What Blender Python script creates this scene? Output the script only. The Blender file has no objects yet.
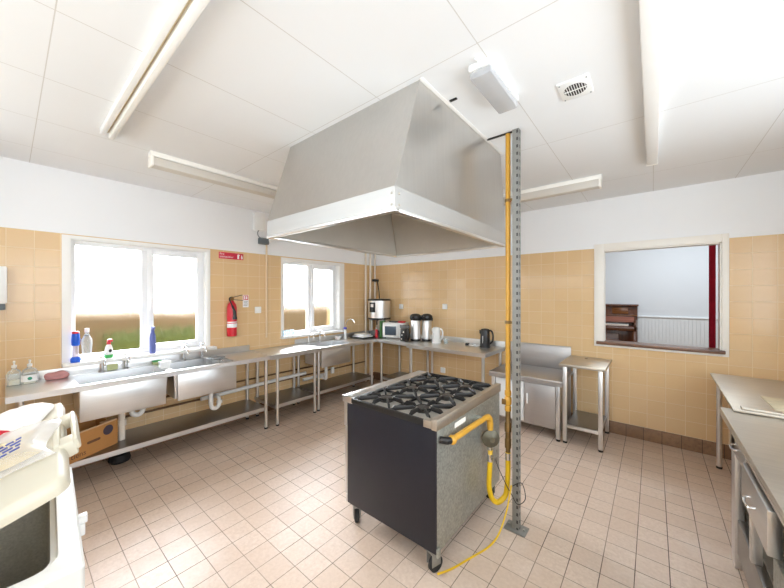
import bpy, bmesh, math, random
from mathutils import Vector, Matrix
random.seed(7)
S = bpy.context.scene
COL = S.collection
PI = math.pi
H = 2.73          # ceiling height
TT = 2.155        # top of the wall tiles


def srgb(r, g, b):
    f = lambda c: (c / 255 / 12.92) if c / 255 <= 0.04045 else ((c / 255 + 0.055) / 1.055) ** 2.4
    return (f(r), f(g), f(b), 1.0)


# ------------------------------------------------------------------ materials
class NT:
    def __init__(s, name):
        s.m = bpy.data.materials.new(name)
        s.m.use_nodes = True
        s.t = s.m.node_tree
        s.t.nodes.clear()
        s.out = s.t.nodes.new('ShaderNodeOutputMaterial')

    def n(s, kind, **kw):
        nd = s.t.nodes.new('ShaderNode' + kind)
        for k, v in kw.items():
            setattr(nd, k, v)
        return nd

    def l(s, a, b):
        s.t.links.new(a, b)

    def put(s, sock, v):
        if hasattr(v, 'is_output'):
            s.l(v, sock)
        else:
            sock.default_value = v

    def math(s, op, a, b=0.0, c=0.0):
        nd = s.n('Math', operation=op)
        s.put(nd.inputs[0], a)
        s.put(nd.inputs[1], b)
        s.put(nd.inputs[2], c)
        return nd.outputs[0]

    def mix(s, f, a, b):
        nd = s.n('Mix', data_type='RGBA')
        s.put(nd.inputs[0], f)
        s.put(nd.inputs[6], a)
        s.put(nd.inputs[7], b)
        return nd.outputs[2]

    def xyz(s):
        tc = s.n('TexCoord')
        sp = s.n('SeparateXYZ')
        s.l(tc.outputs['Object'], sp.inputs[0])
        return tc.outputs['Object'], sp.outputs

    def noise(s, vec, scale, detail=3.0, rough=0.55):
        nd = s.n('TexNoise')
        if vec is not None:
            s.l(vec, nd.inputs['Vector'])
        nd.inputs['Scale'].default_value = scale
        nd.inputs['Detail'].default_value = detail
        nd.inputs['Roughness'].default_value = rough
        return nd.outputs[0]

    def ramp(s, f, lo, hi):
        nd = s.n('MapRange')
        s.put(nd.inputs[0], f)
        nd.inputs[1].default_value = lo
        nd.inputs[2].default_value = hi
        return nd.outputs[0]

    def bsdf(s, color, rough=0.5, metal=0.0, spec=0.5, bump=None, strength=0.1, dist=0.01, **kw):
        b = s.n('BsdfPrincipled')
        s.put(b.inputs['Base Color'], color)
        s.put(b.inputs['Roughness'], rough)
        s.put(b.inputs['Metallic'], metal)
        b.inputs['Specular IOR Level'].default_value = spec
        for k, v in kw.items():
            s.put(b.inputs[k], v)
        if bump is not None:
            bp = s.n('Bump')
            bp.inputs['Strength'].default_value = strength
            bp.inputs['Distance'].default_value = dist
            s.l(bump, bp.inputs['Height'])
            s.l(bp.outputs[0], b.inputs['Normal'])
        s.l(b.outputs[0], s.out.inputs[0])
        return b


def plain(name, c, rough=0.5, metal=0.0, spec=0.5, var=0.06, scale=9.0, **kw):
    t = NT(name)
    vec, _ = t.xyz()
    n = t.noise(vec, scale)
    dark = tuple(x * (1 - var) for x in c[:3]) + (1,)
    lite = tuple(min(1, x * (1 + var)) for x in c[:3]) + (1,)
    t.bsdf(t.mix(n, dark, lite), rough, metal, spec, **kw)
    return t.m


def steel(name, c, rough=0.3, axis=0, var=0.12):
    t = NT(name)
    vec, _ = t.xyz()
    mp = t.n('Mapping')
    sc = [60.0, 60.0, 60.0]
    sc[axis] = 1.5
    mp.inputs['Scale'].default_value = sc
    t.l(vec, mp.inputs['Vector'])
    streak = t.noise(mp.outputs[0], 1.0, 4.0)
    blot = t.noise(vec, 3.5, 4.0)
    f = t.math('ADD', t.math('MULTIPLY', streak, 0.5), t.math('MULTIPLY', blot, 0.5))
    dark = tuple(x * (1 - var) for x in c[:3]) + (1,)
    lite = tuple(min(1, x * (1 + var)) for x in c[:3]) + (1,)
    rg = t.math('ADD', rough - 0.08, t.math('MULTIPLY', blot, 0.2))
    t.bsdf(t.mix(f, dark, lite), rg, 1.0, bump=streak, strength=0.04, dist=0.002)
    return t.m


def grid(t, u, v, u0, v0, p, w, pv=None):
    """edge mask (1 on the joint), plus cell ids and in-cell fractions"""
    pv = pv or p
    su = t.math('DIVIDE', t.math('SUBTRACT', u, u0), p)
    sv = t.math('DIVIDE', t.math('SUBTRACT', v, v0), pv)
    fu, fv = t.math('FRACT', su), t.math('FRACT', sv)
    du = t.math('MULTIPLY', t.math('MINIMUM', fu, t.math('SUBTRACT', 1.0, fu)), p)
    dv = t.math('MULTIPLY', t.math('MINIMUM', fv, t.math('SUBTRACT', 1.0, fv)), pv)
    eu = t.math('LESS_THAN', du, w)
    ev = t.math('LESS_THAN', dv, w)
    cb = t.n('CombineXYZ')
    t.l(t.math('FLOOR', su), cb.inputs[0])
    t.l(t.math('FLOOR', sv), cb.inputs[1])
    wn = t.n('TexWhiteNoise', noise_dimensions='2D')
    t.l(cb.outputs[0], wn.inputs['Vector'])
    return eu, ev, wn, fu, fv


def wall_material(name, along):
    t = NT(name)
    vec, o = t.xyz()
    u = o[along]
    eu, ev, wn, fu, fv = grid(t, u, o[2], 0.022 if along == 0 else 0.018, TT, 0.155, 0.0019)
    edge = t.math('MAXIMUM', eu, ev)
    tile = t.mix(wn.outputs[0], srgb(222, 188, 141), srgb(225, 192, 146))
    tile = t.mix(t.math('MULTIPLY', t.noise(vec, 2.3, 4), 0.25), tile, srgb(225, 196, 154))
    tiled = t.mix(edge, tile, srgb(234, 212, 174))
    paint = t.mix(t.noise(vec, 1.3, 4), srgb(238, 239, 241), srgb(244, 245, 246))
    above = t.math('GREATER_THAN', o[2], TT)
    col = t.mix(above, tiled, paint)
    rg = t.math('ADD', t.math('MULTIPLY', above, 0.55), t.math('ADD', 0.17, t.math('MULTIPLY', edge, 0.35)))
    sp = t.n('SeparateColor')
    t.l(wn.outputs[1], sp.inputs[0])
    tilt = t.math('ADD', t.math('MULTIPLY', t.math('SUBTRACT', sp.outputs[0], 0.5), fu),
                  t.math('MULTIPLY', t.math('SUBTRACT', sp.outputs[1], 0.5), fv))
    hgt = t.math('ADD', t.math('MULTIPLY', tilt, 0.35), t.math('SUBTRACT', 1.0, edge))
    hgt = t.math('MULTIPLY', hgt, t.math('SUBTRACT', 1.0, above))
    t.bsdf(col, rg, 0, 0.5, bump=hgt, strength=0.5, dist=0.003)
    return t.m


def floor_material():
    t = NT('floor_tiles')
    vec, o = t.xyz()
    eu, ev, wn, fu, fv = grid(t, o[0], o[1], 0.147, 0.018, 0.155, 0.0022)
    edge = t.math('MAXIMUM', eu, t.math('MULTIPLY', ev, 0.8))
    tile = t.mix(wn.outputs[0], srgb(208, 185, 165), srgb(218, 198, 180))
    speck = t.noise(vec, 45, 5, 0.7)
    tile = t.mix(t.ramp(speck, 0.3, 0.75), tile, srgb(196, 172, 152))
    dirt = t.ramp(t.noise(vec, 1.7, 6, 0.65), 0.52, 0.75)
    tile = t.mix(t.math('MULTIPLY', dirt, 0.35), tile, srgb(232, 222, 213))
    grey = t.mix(t.ramp(t.noise(vec, 2.5, 2), 0.35, 0.6), srgb(84, 72, 64), srgb(150, 132, 118))
    col = t.mix(edge, tile, grey)
    rg = t.math('ADD', 0.33, t.math('ADD', t.math('MULTIPLY', edge, 0.4), t.math('MULTIPLY', speck, 0.14)))
    t.bsdf(col, rg, 0, 0.5, bump=t.math('SUBTRACT', 1.0, edge), strength=0.5, dist=0.002)
    return t.m


def skirting_material(along):
    t = NT('skirting_tiles_%d' % along)
    vec, o = t.xyz()
    eu, ev, wn, fu, fv = grid(t, o[along], o[2], 0.147, 0.138, 0.155, 0.0022)
    tile = t.mix(wn.outputs[0], srgb(140, 108, 82), srgb(158, 124, 96))
    tile = t.mix(t.ramp(t.noise(vec, 30, 5), 0.4, 0.8), tile, srgb(124, 96, 76))
    col = t.mix(eu, tile, srgb(72, 60, 52))
    t.bsdf(col, 0.4)
    return t.m


def ceiling_material():
    t = NT('ceiling_panels')
    vec, o = t.xyz()
    eu, ev, wn, fu, fv = grid(t, o[0], o[1], 1.05, -1.91, 0.611, 0.0022, 1.22)
    base = t.mix(t.noise(vec, 0.9, 4), srgb(229, 230, 231), srgb(237, 238, 239))
    edge = t.math('MAXIMUM', eu, ev)
    col = t.mix(t.math('MULTIPLY', edge, 0.75), base, srgb(196, 192, 186))
    t.bsdf(col, 0.75, 0, 0.3, bump=t.math('SUBTRACT', 1.0, edge), strength=0.25, dist=0.003)
    return t.m


def galvanised():
    t = NT('galvanised_sheet')
    vec, o = t.xyz()
    vo = t.n('TexVoronoi')
    vo.inputs['Scale'].default_value = 85
    t.l(vec, vo.inputs['Vector'])
    sp = t.n('SeparateColor')
    t.l(vo.outputs['Color'], sp.inputs[0])
    f = t.math('ADD', t.math('MULTIPLY', sp.outputs[0], 0.5), t.math('MULTIPLY', t.noise(vec, 18, 5), 0.5))
    col = t.mix(f, srgb(140, 142, 136), srgb(192, 194, 186))
    t.bsdf(col, t.math('ADD', 0.34, t.math('MULTIPLY', sp.outputs[1], 0.15)), 0.75)
    return t.m


def frosted_glass():
    t = NT('frosted_glass')
    vec, o = t.xyz()
    tr = t.n('BsdfTransparent')
    tr.inputs[0].default_value = (0.97, 0.98, 1, 1)
    rf = t.n('BsdfRefraction')
    rf.inputs['Roughness'].default_value = 0.2
    rf.inputs['IOR'].default_value = 1.25
    bp = t.n('Bump')
    bp.inputs['Strength'].default_value = 0.35
    bp.inputs['Distance'].default_value = 0.003
    t.l(t.noise(vec, 90, 3), bp.inputs['Height'])
    t.l(bp.outputs[0], rf.inputs['Normal'])
    tl = t.n('BsdfTranslucent')
    tl.inputs[0].default_value = (0.9, 0.93, 0.95, 1)
    m1 = t.n('MixShader')
    m1.inputs[0].default_value = 0.55
    t.l(tr.outputs[0], m1.inputs[1])
    t.l(rf.outputs[0], m1.inputs[2])
    m2 = t.n('MixShader')
    m2.inputs[0].default_value = 0.0
    t.l(m1.outputs[0], m2.inputs[1])
    t.l(tl.outputs[0], m2.inputs[2])
    t.l(m2.outputs[0], t.out.inputs[0])
    return t.m


def clear(name, c, rough=0.05, alpha=0.35):
    """thin clear plastic or glass: mostly see-through with a glossy skin"""
    t = NT(name)
    tr = t.n('BsdfTransparent')
    tr.inputs[0].default_value = c
    b = t.n('BsdfPrincipled')
    b.inputs['Base Color'].default_value = c
    b.inputs['Roughness'].default_value = rough
    m = t.n('MixShader')
    lw = t.n('LayerWeight')
    lw.inputs[0].default_value = 0.35
    t.l(t.math('ADD', alpha, t.math('MULTIPLY', lw.outputs['Facing'], 0.5)), m.inputs[0])
    t.l(tr.outputs[0], m.inputs[1])
    t.l(b.outputs[0], m.inputs[2])
    t.l(m.outputs[0], t.out.inputs[0])
    return t.m


def wood(name, a, b, axis=0, rough=0.3):
    t = NT(name)
    vec, o = t.xyz()
    mp = t.n('Mapping')
    sc = [30.0, 30.0, 30.0]
    sc[axis] = 2.0
    mp.inputs['Scale'].default_value = sc
    t.l(vec, mp.inputs['Vector'])
    f = t.noise(mp.outputs[0], 1.0, 5, 0.6)
    t.bsdf(t.mix(t.ramp(f, 0.3, 0.7), a, b), rough)
    return t.m


M = {}
M['floor'] = floor_material()
M['wallX'] = wall_material('tiled_wall_back', 0)
M['wallY'] = wall_material('tiled_wall_side', 1)
M['skX'] = skirting_material(0)
M['skY'] = skirting_material(1)
M['ceil'] = ceiling_material()
M['galv'] = galvanised()
M['frost'] = frosted_glass()
M['steelX'] = steel('brushed_steel_x', (0.68, 0.67, 0.65), 0.34, 0)
M['steelY'] = steel('brushed_steel_y', (0.70, 0.70, 0.70), 0.32, 1)
M['steelZ'] = steel('brushed_steel_z', (0.74, 0.73, 0.72), 0.36, 2)
M['hood'] = steel('hood_sheet_steel', (0.62, 0.605, 0.58), 0.3, 2, 0.12)
M['skirt'] = steel('hood_skirt_steel', (0.6, 0.59, 0.57), 0.5, 0, 0.06)
M['hoodin'] = plain('floorlit_hood_lining', srgb(206, 202, 194), .4, .35, var=.08, scale=5)  # paler than the canopy, standing in for light reflected off the floor
M['hoodtrim'] = steel('hood_edge_steel', (0.86, 0.85, 0.83), 0.3, 0, 0.05)
M['worn'] = steel('worn_steel', (0.56, 0.51, 0.44), 0.45, 0, 0.25)
M['dull'] = steel('dull_cupboard_steel', (0.52, 0.5, 0.49), 0.45, 0, 0.06)
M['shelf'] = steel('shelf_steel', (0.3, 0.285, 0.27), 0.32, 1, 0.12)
M['chrome'] = plain('chrome', (0.82, 0.82, 0.83, 1), 0.12, 1.0, var=0.03)
M['zinc'] = plain('dull_zinc', srgb(140, 138, 133), .5, .4, var=.12, scale=40)
def slotted_zinc():
    t = NT('slotted_zinc')
    vec, o = t.xyz()
    n = t.noise(vec, 40)
    base = t.mix(n, srgb(128, 126, 121), srgb(152, 150, 145))
    fz = t.math('LESS_THAN', t.math('FRACT', t.math('DIVIDE', o[2], .05)), .42)
    fx = t.math('MULTIPLY', t.math('GREATER_THAN', o[0], .005), t.math('LESS_THAN', o[0], .0175))
    fx = t.math('MULTIPLY', fx, t.math('LESS_THAN', o[1], -.0155))
    sx = t.math('MULTIPLY', t.math('GREATER_THAN', o[0], .0205), t.math('LESS_THAN', t.math('ABSOLUTE', o[1]), .011))
    msk = t.math('MULTIPLY', fz, t.math('MAXIMUM', fx, sx))
    t.bsdf(t.mix(msk, base, srgb(62, 60, 56)), .5, t.math('MULTIPLY', t.math('SUBTRACT', 1.0, msk), .4))
    return t.m


M['slotted'] = slotted_zinc()
M['uPVC'] = plain('white_frame_plastic', srgb(243, 244, 246), 0.3, var=0.02)
M['trim'] = plain('white_gloss_paint', srgb(240, 238, 234), 0.35, var=0.02)
M['cream'] = plain('cream_gloss_paint', srgb(243, 239, 231), 0.38, var=0.03)
M['batten'] = plain('aged_cream_enamel', srgb(224, 212, 188), 0.45, var=0.05)
M['diffuser'] = plain('opal_plastic', srgb(240, 238, 232), 0.35, var=0.02)
M['greydiff'] = plain('dusty_grey_diffuser', srgb(205, 198, 188), 0.45, var=0.04)
M['black'] = plain('black_plastic', srgb(28, 27, 28), 0.32, var=0.15)
M['rubber'] = plain('black_rubber', srgb(34, 33, 33), 0.7, var=0.15)
M['iron'] = plain('cast_iron', srgb(42, 40, 39), 0.36, 0.3, var=0.3, scale=30)
M['enamel'] = plain('blue_black_enamel', srgb(30, 30, 38), 0.42, 0.0, 0.35, var=0.15, scale=14)
M['hob'] = plain('dull_hob_steel', srgb(196, 190, 180), 0.4, 0.25, var=0.25, scale=16)
M['burner'] = plain('burner_cap', srgb(74, 70, 66), 0.45, 0.5, var=0.2)
M['yellow'] = plain('yellow_pipe_paint', srgb(204, 152, 52), 0.4, var=0.12, scale=18)
M['hose'] = plain('yellow_hose_plastic', srgb(226, 184, 26), 0.35, var=0.05)
M['brass'] = plain('dull_brass', srgb(128, 100, 58), 0.45, 0.6, var=0.2, scale=25)
M['regul'] = plain('grey_cast_regulator', srgb(104, 98, 82), 0.5, 0.5, var=0.15)
M['whitepl'] = plain('white_plastic', srgb(240, 240, 238), 0.35, var=0.02)
M['freezer'] = plain('white_freezer_enamel', srgb(222, 222, 218), 0.35, var=0.04)
M['lid'] = plain('cream_lid_plastic', srgb(206, 199, 180), 0.4, var=0.03)
M['lidedge'] = plain('yellowed_plastic', srgb(240, 222, 172), 0.45, var=0.06)
M['liner'] = plain('stippled_grey_liner', srgb(186, 183, 174), 0.5, 0.0, var=0.35, scale=120)
M['card'] = plain('brown_cardboard', srgb(186, 134, 80), 0.8, spec=0.2, var=0.08, scale=14)
M['cardin'] = plain('pale_cardboard_edge', srgb(214, 178, 140), 0.8, spec=0.2, var=0.05)
M['ink'] = plain('dark_purple_ink', srgb(70, 60, 74), 0.7, var=0.1)
M['inkbrown'] = plain('brown_ink', srgb(104, 70, 48), 0.7, var=0.1)
M['red'] = plain('red_enamel', srgb(206, 32, 48), 0.3, var=0.05)
M['signred'] = plain('sign_red', srgb(206, 40, 66), 0.4, var=0.03)
M['white'] = plain('white_print', srgb(246, 246, 246), 0.5, var=0.01)
M['blue'] = plain('blue_plastic', srgb(24, 92, 214), 0.3, var=0.06)
M['purple'] = plain('purple_plastic', srgb(84, 80, 176), 0.35, var=0.05)
M['navy'] = plain('spray_blue_plastic', srgb(92, 104, 168), 0.35, var=0.06)
M['green'] = plain('green_plastic', srgb(60, 168, 84), 0.4, var=0.08)
M['dkgreen'] = plain('dark_green_card', srgb(62, 108, 52), 0.6, var=0.1)
M['pink'] = plain('dusty_pink_cloth', srgb(196, 142, 140), 0.9, spec=0.1, var=0.15, scale=30)
M['sponge'] = plain('yellow_green_sponge', srgb(196, 200, 150), 0.9, spec=0.1, var=0.12, scale=40)
M['clear'] = clear('clear_bottle', (0.93, 0.96, 0.96, 1), 0.06, 0.18)
M['cover'] = clear('dusty_clear_cover', (.7, .7, .71, 1), .25, .45)
M['tinted'] = clear('pinkish_clear_tube', (.8, .74, .76, 1), .1, .4)
M['soap'] = plain('milky_soap', srgb(236, 232, 214), 0.3, var=0.02)
M['film'] = clear('thin_bag_film', (0.97, 0.96, 0.95, 1), 0.2, 0.12)
M['paper'] = plain('white_paper', srgb(244, 241, 236), 0.7, var=0.02)
M['redpaper'] = plain('red_print', srgb(204, 36, 56), 0.6, var=0.04)
M['bluepaper'] = plain('blue_print', srgb(70, 84, 150), 0.6, var=0.1)
M['bread'] = plain('buff_contents', srgb(206, 190, 154), 0.8, var=0.12, scale=14)
M['darkglass'] = plain('dark_oven_glass', srgb(78, 92, 106), 0.12, var=0.08)
M['sill'] = wood('brown_sill_wood', srgb(86, 58, 44), srgb(138, 100, 76), 0, 0.3)
M['piano'] = wood('mahogany', srgb(66, 34, 20), srgb(104, 58, 34), 2, 0.22)
M['pianolight'] = wood('walnut_panel', srgb(96, 56, 28), srgb(140, 88, 48), 0, 0.25)
M['ivory'] = plain('ivory_keys', srgb(226, 214, 204), 0.3, var=0.03)
M['curtain'] = plain('red_curtain_cloth', srgb(182, 36, 60), 0.85, spec=0.2, var=0.25, scale=24)
M['hallwall'] = plain('hall_white_paint', srgb(226, 230, 234), 0.7, var=0.02, scale=2)
M['dado'] = plain('white_beadboard', srgb(232, 235, 236), 0.45, var=0.02)
M['hallfloor'] = wood('hall_floor_boards', srgb(140, 100, 64), srgb(166, 122, 80), 0, 0.35)
M['grey'] = plain('mid_grey_plastic', srgb(104, 110, 114), 0.5, var=0.08)
M['holeshade'] = plain('dark_gap', srgb(40, 36, 34), 0.7, var=0.2)  # flat dark colour painted in for the shade inside holes and slots
M['pipe'] = plain('painted_pipe', srgb(236, 226, 212), 0.4, var=0.04)
M['copper'] = plain('old_pipe', srgb(120, 92, 66), 0.45, 0.5, var=0.2)
M['hedge'] = plain('brown_hedge', srgb(92, 74, 52), 0.9, spec=0.1, var=0.3, scale=3)
M['grass'] = plain('lawn_grass', srgb(54, 60, 30), 0.9, spec=0.1, var=0.25, scale=4)
M['labelgreen'] = plain('label_green', srgb(30, 140, 110), 0.5, var=0.03)
M['tray'] = plain('tray_beige', srgb(226, 210, 176), .5, var=.06)
M['led'] = plain('silver_reflector', srgb(206, 204, 204), 0.3, 0.3, var=0.03)


# ------------------------------------------------------------------ mesh helper
class B:
    def __init__(s):
        s.bm = bmesh.new()

    def _tag(s, before):
        s.bm.verts.ensure_lookup_table()
        return s.bm.verts[before:]

    def box(s, x0, x1, y0, y1, z0, z1, bev=0.0, seg=2, mat=None):
        n = len(s.bm.verts)
        if x0 > x1: x0, x1 = x1, x0
        if y0 > y1: y0, y1 = y1, y0
        if z0 > z1: z0, z1 = z1, z0
        P = [(x0, y0, z0), (x1, y0, z0), (x1, y1, z0), (x0, y1, z0), (x0, y0, z1), (x1, y0, z1), (x1, y1, z1), (x0, y1, z1)]
        tmp = bmesh.new()
        v = [tmp.verts.new(p) for p in P]
        for f in ((3, 2, 1, 0), (4, 5, 6, 7), (0, 1, 5, 4), (1, 2, 6, 5), (2, 3, 7, 6), (3, 0, 4, 7)):
            tmp.faces.new([v[i] for i in f])
        if bev:
            bmesh.ops.bevel(tmp, geom=list(tmp.edges), offset=min(bev, 0.49 * min(x1 - x0, y1 - y0, z1 - z0)), segments=seg, profile=0.5, affect='EDGES')
        s.merge(tmp, mat)
        return s

    def merge(s, tmp, mat=None):
        if mat is not None:
            bmesh.ops.transform(tmp, matrix=mat, verts=tmp.verts)
        me = bpy.data.meshes.new('t')
        tmp.to_mesh(me)
        tmp.free()
        s.bm.from_mesh(me)
        bpy.data.meshes.remove(me)
        return s

    def poly(s, pts, vec, bev=0.0):
        """closed outline (list of 3D points) extruded along vec"""
        tmp = bmesh.new()
        a = [tmp.verts.new(p) for p in pts]
        b = [tmp.verts.new(Vector(p) + Vector(vec)) for p in pts]
        n = len(pts)
        tmp.faces.new(a[::-1])
        tmp.faces.new(b)
        for i in range(n):
            tmp.faces.new((a[i], a[(i + 1) % n], b[(i + 1) % n], b[i]))
        bmesh.ops.recalc_face_normals(tmp, faces=tmp.faces)
        if bev:
            bmesh.ops.bevel(tmp, geom=list(tmp.edges), offset=bev, segments=2, profile=0.5, affect='EDGES')
        return s.merge(tmp)

    def quads(s, pts, faces):
        tmp = bmesh.new()
        v = [tmp.verts.new(p) for p in pts]
        for f in faces:
            tmp.faces.new([v[i] for i in f])
        bmesh.ops.recalc_face_normals(tmp, faces=tmp.faces)
        return s.merge(tmp)

    def tube(s, pts, r, seg=12, closed=False):
        pts = [Vector(p) for p in pts]
        rs = r if isinstance(r, (list, tuple)) else [r] * len(pts)
        tmp = bmesh.new()
        rings = []
        n = len(pts)
        up = None
        for i, p in enumerate(pts):
            if i == 0: d = pts[1] - p
            elif i == n - 1: d = p - pts[i - 1]
            else: d = (pts[i + 1] - p).normalized() + (p - pts[i - 1]).normalized()
            if d.length < 1e-9: d = Vector((0, 0, 1))
            d.normalize()
            if up is None:
                up = Vector((0, 0, 1)) if abs(d.z) < 0.9 else Vector((1, 0, 0))
            a = (up - d * up.dot(d))
            if a.length < 1e-6:
                a = d.orthogonal()
            a.normalize()
            up = a
            b = d.cross(a)
            rings.append([tmp.verts.new(p + (a * math.cos(2 * PI * k / seg) + b * math.sin(2 * PI * k / seg)) * rs[i]) for k in range(seg)])
        for i in range(n - 1):
            for k in range(seg):
                tmp.faces.new((rings[i][k], rings[i][(k + 1) % seg], rings[i + 1][(k + 1) % seg], rings[i + 1][k]))
        tmp.faces.new(rings[0][::-1])
        tmp.faces.new(rings[-1])
        bmesh.ops.recalc_face_normals(tmp, faces=tmp.faces)
        return s.merge(tmp)

    def cyl(s, p0, p1, r, seg=20, r2=None):
        return s.tube([p0, p1], [r, r if r2 is None else r2], seg)

    def lathe(s, c, prof, seg=24, axis='z', sx=1.0, sy=1.0):
        """prof: (radius, height) pairs from bottom to top; closed with caps"""
        tmp = bmesh.new()
        rings = []
        for r, h in prof:
            r = max(r, 0.0004)
            rings.append([tmp.verts.new((r * sx * math.cos(2 * PI * k / seg), r * sy * math.sin(2 * PI * k / seg), h)) for k in range(seg)])
        for i in range(len(rings) - 1):
            for k in range(seg):
                tmp.faces.new((rings[i][k], rings[i][(k + 1) % seg], rings[i + 1][(k + 1) % seg], rings[i + 1][k]))
        tmp.faces.new(rings[0][::-1])
        tmp.faces.new(rings[-1])
        bmesh.ops.recalc_face_normals(tmp, faces=tmp.faces)
        R = Matrix.Identity(4)
        if axis == 'x': R = Matrix.Rotation(PI / 2, 4, 'Y')
        if axis == 'y': R = Matrix.Rotation(-PI / 2, 4, 'X')
        return s.merge(tmp, Matrix.Translation(c) @ R)

    def sph(s, c, rx, ry=None, rz=None, seg=20):
        tmp = bmesh.new()
        bmesh.ops.create_uvsphere(tmp, u_segments=seg, v_segments=seg // 2, radius=1)
        return s.merge(tmp, Matrix.Translation(c) @ Matrix.Diagonal((rx, ry or rx, rz or rx, 1)))

    def xf(s, mat):
        bmesh.ops.transform(s.bm, matrix=mat, verts=s.bm.verts)
        return s


def root_loc(o):
    while o.parent: o = o.parent
    return Vector(o.get('_loc', (0, 0, 0)))


def put(name, b, mat, parent=None, smooth=35):
    me = bpy.data.meshes.new(name)
    b.bm.to_mesh(me)
    b.bm.free()
    me.materials.append(mat)
    if smooth:
        me.shade_smooth()
        me.set_sharp_from_angle(angle=math.radians(smooth))
    o = bpy.data.objects.new(name, me)
    COL.objects.link(o)
    if parent is not None:
        o.parent = parent
        me.transform(Matrix.Translation(-LOC[parent_root(parent)]))
    return o


LOC = {}


def parent_root(o):
    while o.parent is not None: o = o.parent
    return o.name


def tag(o, label, cat, group=None, kind=None):
    o['label'] = label
    o['category'] = cat
    if group: o['group'] = group
    if kind: o['kind'] = kind
    return o


def thing(name, label, cat, loc, group=None, kind=None):
    o = bpy.data.objects.new(name, None)
    o.empty_display_size = 0.1
    COL.objects.link(o)
    o.location = loc
    LOC[o.name] = Vector(loc)
    return tag(o, label, cat, group, kind)


def solo(name, b, mat, label, cat, loc, group=None, kind=None, smooth=35):
    o = put(name, b, mat, None, smooth)
    o.data.transform(Matrix.Translation(-Vector(loc)))
    o.location = loc
    LOC[o.name] = Vector(loc)
    return tag(o, label, cat, group, kind)


def dup(o, loc, label, parent=None):
    c = o.copy()
    COL.objects.link(c)
    if parent is not None:
        c.parent = parent
    else:
        c.location = loc
        c['label'] = label
        LOC[c.name] = Vector(loc)
    for ch in [x for x in bpy.data.objects if x.parent is o]:
        dup(ch, None, None, c)
    return c


def text(name, body, size, origin, xdir, ydir, mat, parent, align='LEFT', depth=0.0006):
    cu = bpy.data.curves.new(name, 'FONT')
    cu.body = body
    cu.size = size
    cu.align_x = align
    cu.extrude = depth
    cu.materials.append(mat)
    tmp = bpy.data.objects.new('t', cu)
    COL.objects.link(tmp)
    me = bpy.data.meshes.new_from_object(tmp.evaluated_get(bpy.context.evaluated_depsgraph_get()))
    bpy.data.objects.remove(tmp)
    bpy.data.curves.remove(cu)
    me.name = name
    o = bpy.data.objects.new(name, me)
    COL.objects.link(o)
    o.parent = parent
    x, y = Vector(xdir).normalized(), Vector(ydir).normalized()
    z = x.cross(y)
    m = Matrix((x, y, z)).transposed().to_4x4()
    m.translation = Vector(origin) - LOC[parent_root(parent)]
    o.matrix_local = m
    return o


def holes_wall(axis, t0, t1, a0, a1, z0, z1, holes):
    """wall slab with rectangular openings; holes = (a, b, zlo, zhi)"""
    b = B()
    cuts = sorted({a0, a1, *[h[0] for h in holes], *[h[1] for h in holes]})
    for p, q in zip(cuts, cuts[1:]):
        zs = [z0]
        for h in sorted(holes, key=lambda h: h[2]):
            if h[0] <= p and q <= h[1]:
                zs += [h[2], h[3]]
        zs.append(z1)
        for lo, hi in zip(zs[::2], zs[1::2]):
            if axis == 'y': b.box(t0, t1, p, q, lo, hi)
            else: b.box(p, q, t0, t1, lo, hi)
    return b


# ------------------------------------------------------------------ room shell
XR, YF = 5.3, -5.06
W1 = (-4.107, -2.957, 0.985, 2.118)
W2 = (-1.945, -0.893, 1.005, 2.105)
HT = (3.657, 4.625, 1.045, 2.122)
st = dict(kind='structure')
solo('floor', B().box(-0.1, XR, YF, 0.05, -0.1, 0), M['floor'], 'beige and tan square tiled kitchen floor', 'floor', (0, 0, 0), **st)
solo('ceiling', B().box(-0.25, XR + .2, YF - .2, 0.12, H, H + .12), M['ceil'], 'white panelled kitchen ceiling with thin joints', 'ceiling', (0, 0, 0), **st)
solo('wall_left', holes_wall('y', -0.25, 0, YF - .2, 0, 0, H, [W1, W2]), M['wallY'], 'beige tiled wall with two frosted windows above the sinks', 'wall', (0, 0, 0), smooth=0, **st)
solo('wall_back', holes_wall('x', 0, 0.12, -0.25, XR + .2, 0, H, [HT]), M['wallX'], 'beige tiled wall with the serving hatch', 'wall', (0, 0, 0), smooth=0, **st)
RW = (-4.8, -1.6, 1.05, 2.4)  # unseen opening added in the right wall to let in fill daylight
FW = (0.7, 3.1, 1.9, 2.55)  # unseen front wall openings, this and the next, added for fill daylight
FW2 = (3.2, 5.2, 1.35, 2.55)
solo('wall_right', holes_wall('y', XR, XR + .2, YF - .2, 0, 0, H, [RW]), M['wallY'], 'tiled wall behind the right hand worktop', 'wall', (0, 0, 0), smooth=0, **st)
solo('wall_front', holes_wall('x', YF - .2, YF, 0, XR, 0, H, [FW, FW2]), M['wallX'], 'tiled wall behind the chest freezer', 'wall', (0, 0, 0), smooth=0, **st)
solo('baseboard_back', B().box(0, XR, -0.014, 0, 0, 0.138, 0.003), M['skX'], 'brown skirting tiles along the hatch wall', 'skirting', (0, 0, 0), **st)
solo('baseboard_left', B().box(0, 0.014, YF, -0.014, 0, 0.138, 0.003), M['skY'], 'brown skirting tiles below the sinks', 'skirting', (0, 0, 0), **st)
# flat white margins round the kitchen windows
b = B()
b.box(0, .012, -4.16, W1[0], .97, 2.145).box(0, .012, W1[1], -2.925, .97, 2.145).box(0, .012, W1[0], W1[1], W1[3], 2.145)
solo('trim_1', b, M['trim'], 'white painted margin around the larger window', 'window trim', (0, 0, 0), **st)
b = B()
b.box(0, .012, -1.985, W2[0], 1.0, 2.14).box(0, .012, W2[1], -.79, 1.0, 2.14).box(0, .012, W2[0], W2[1], W2[3], 2.14)
solo('trim_2', b, M['trim'], 'white painted margin around the smaller window', 'window trim', (0, 0, 0), **st)


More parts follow.
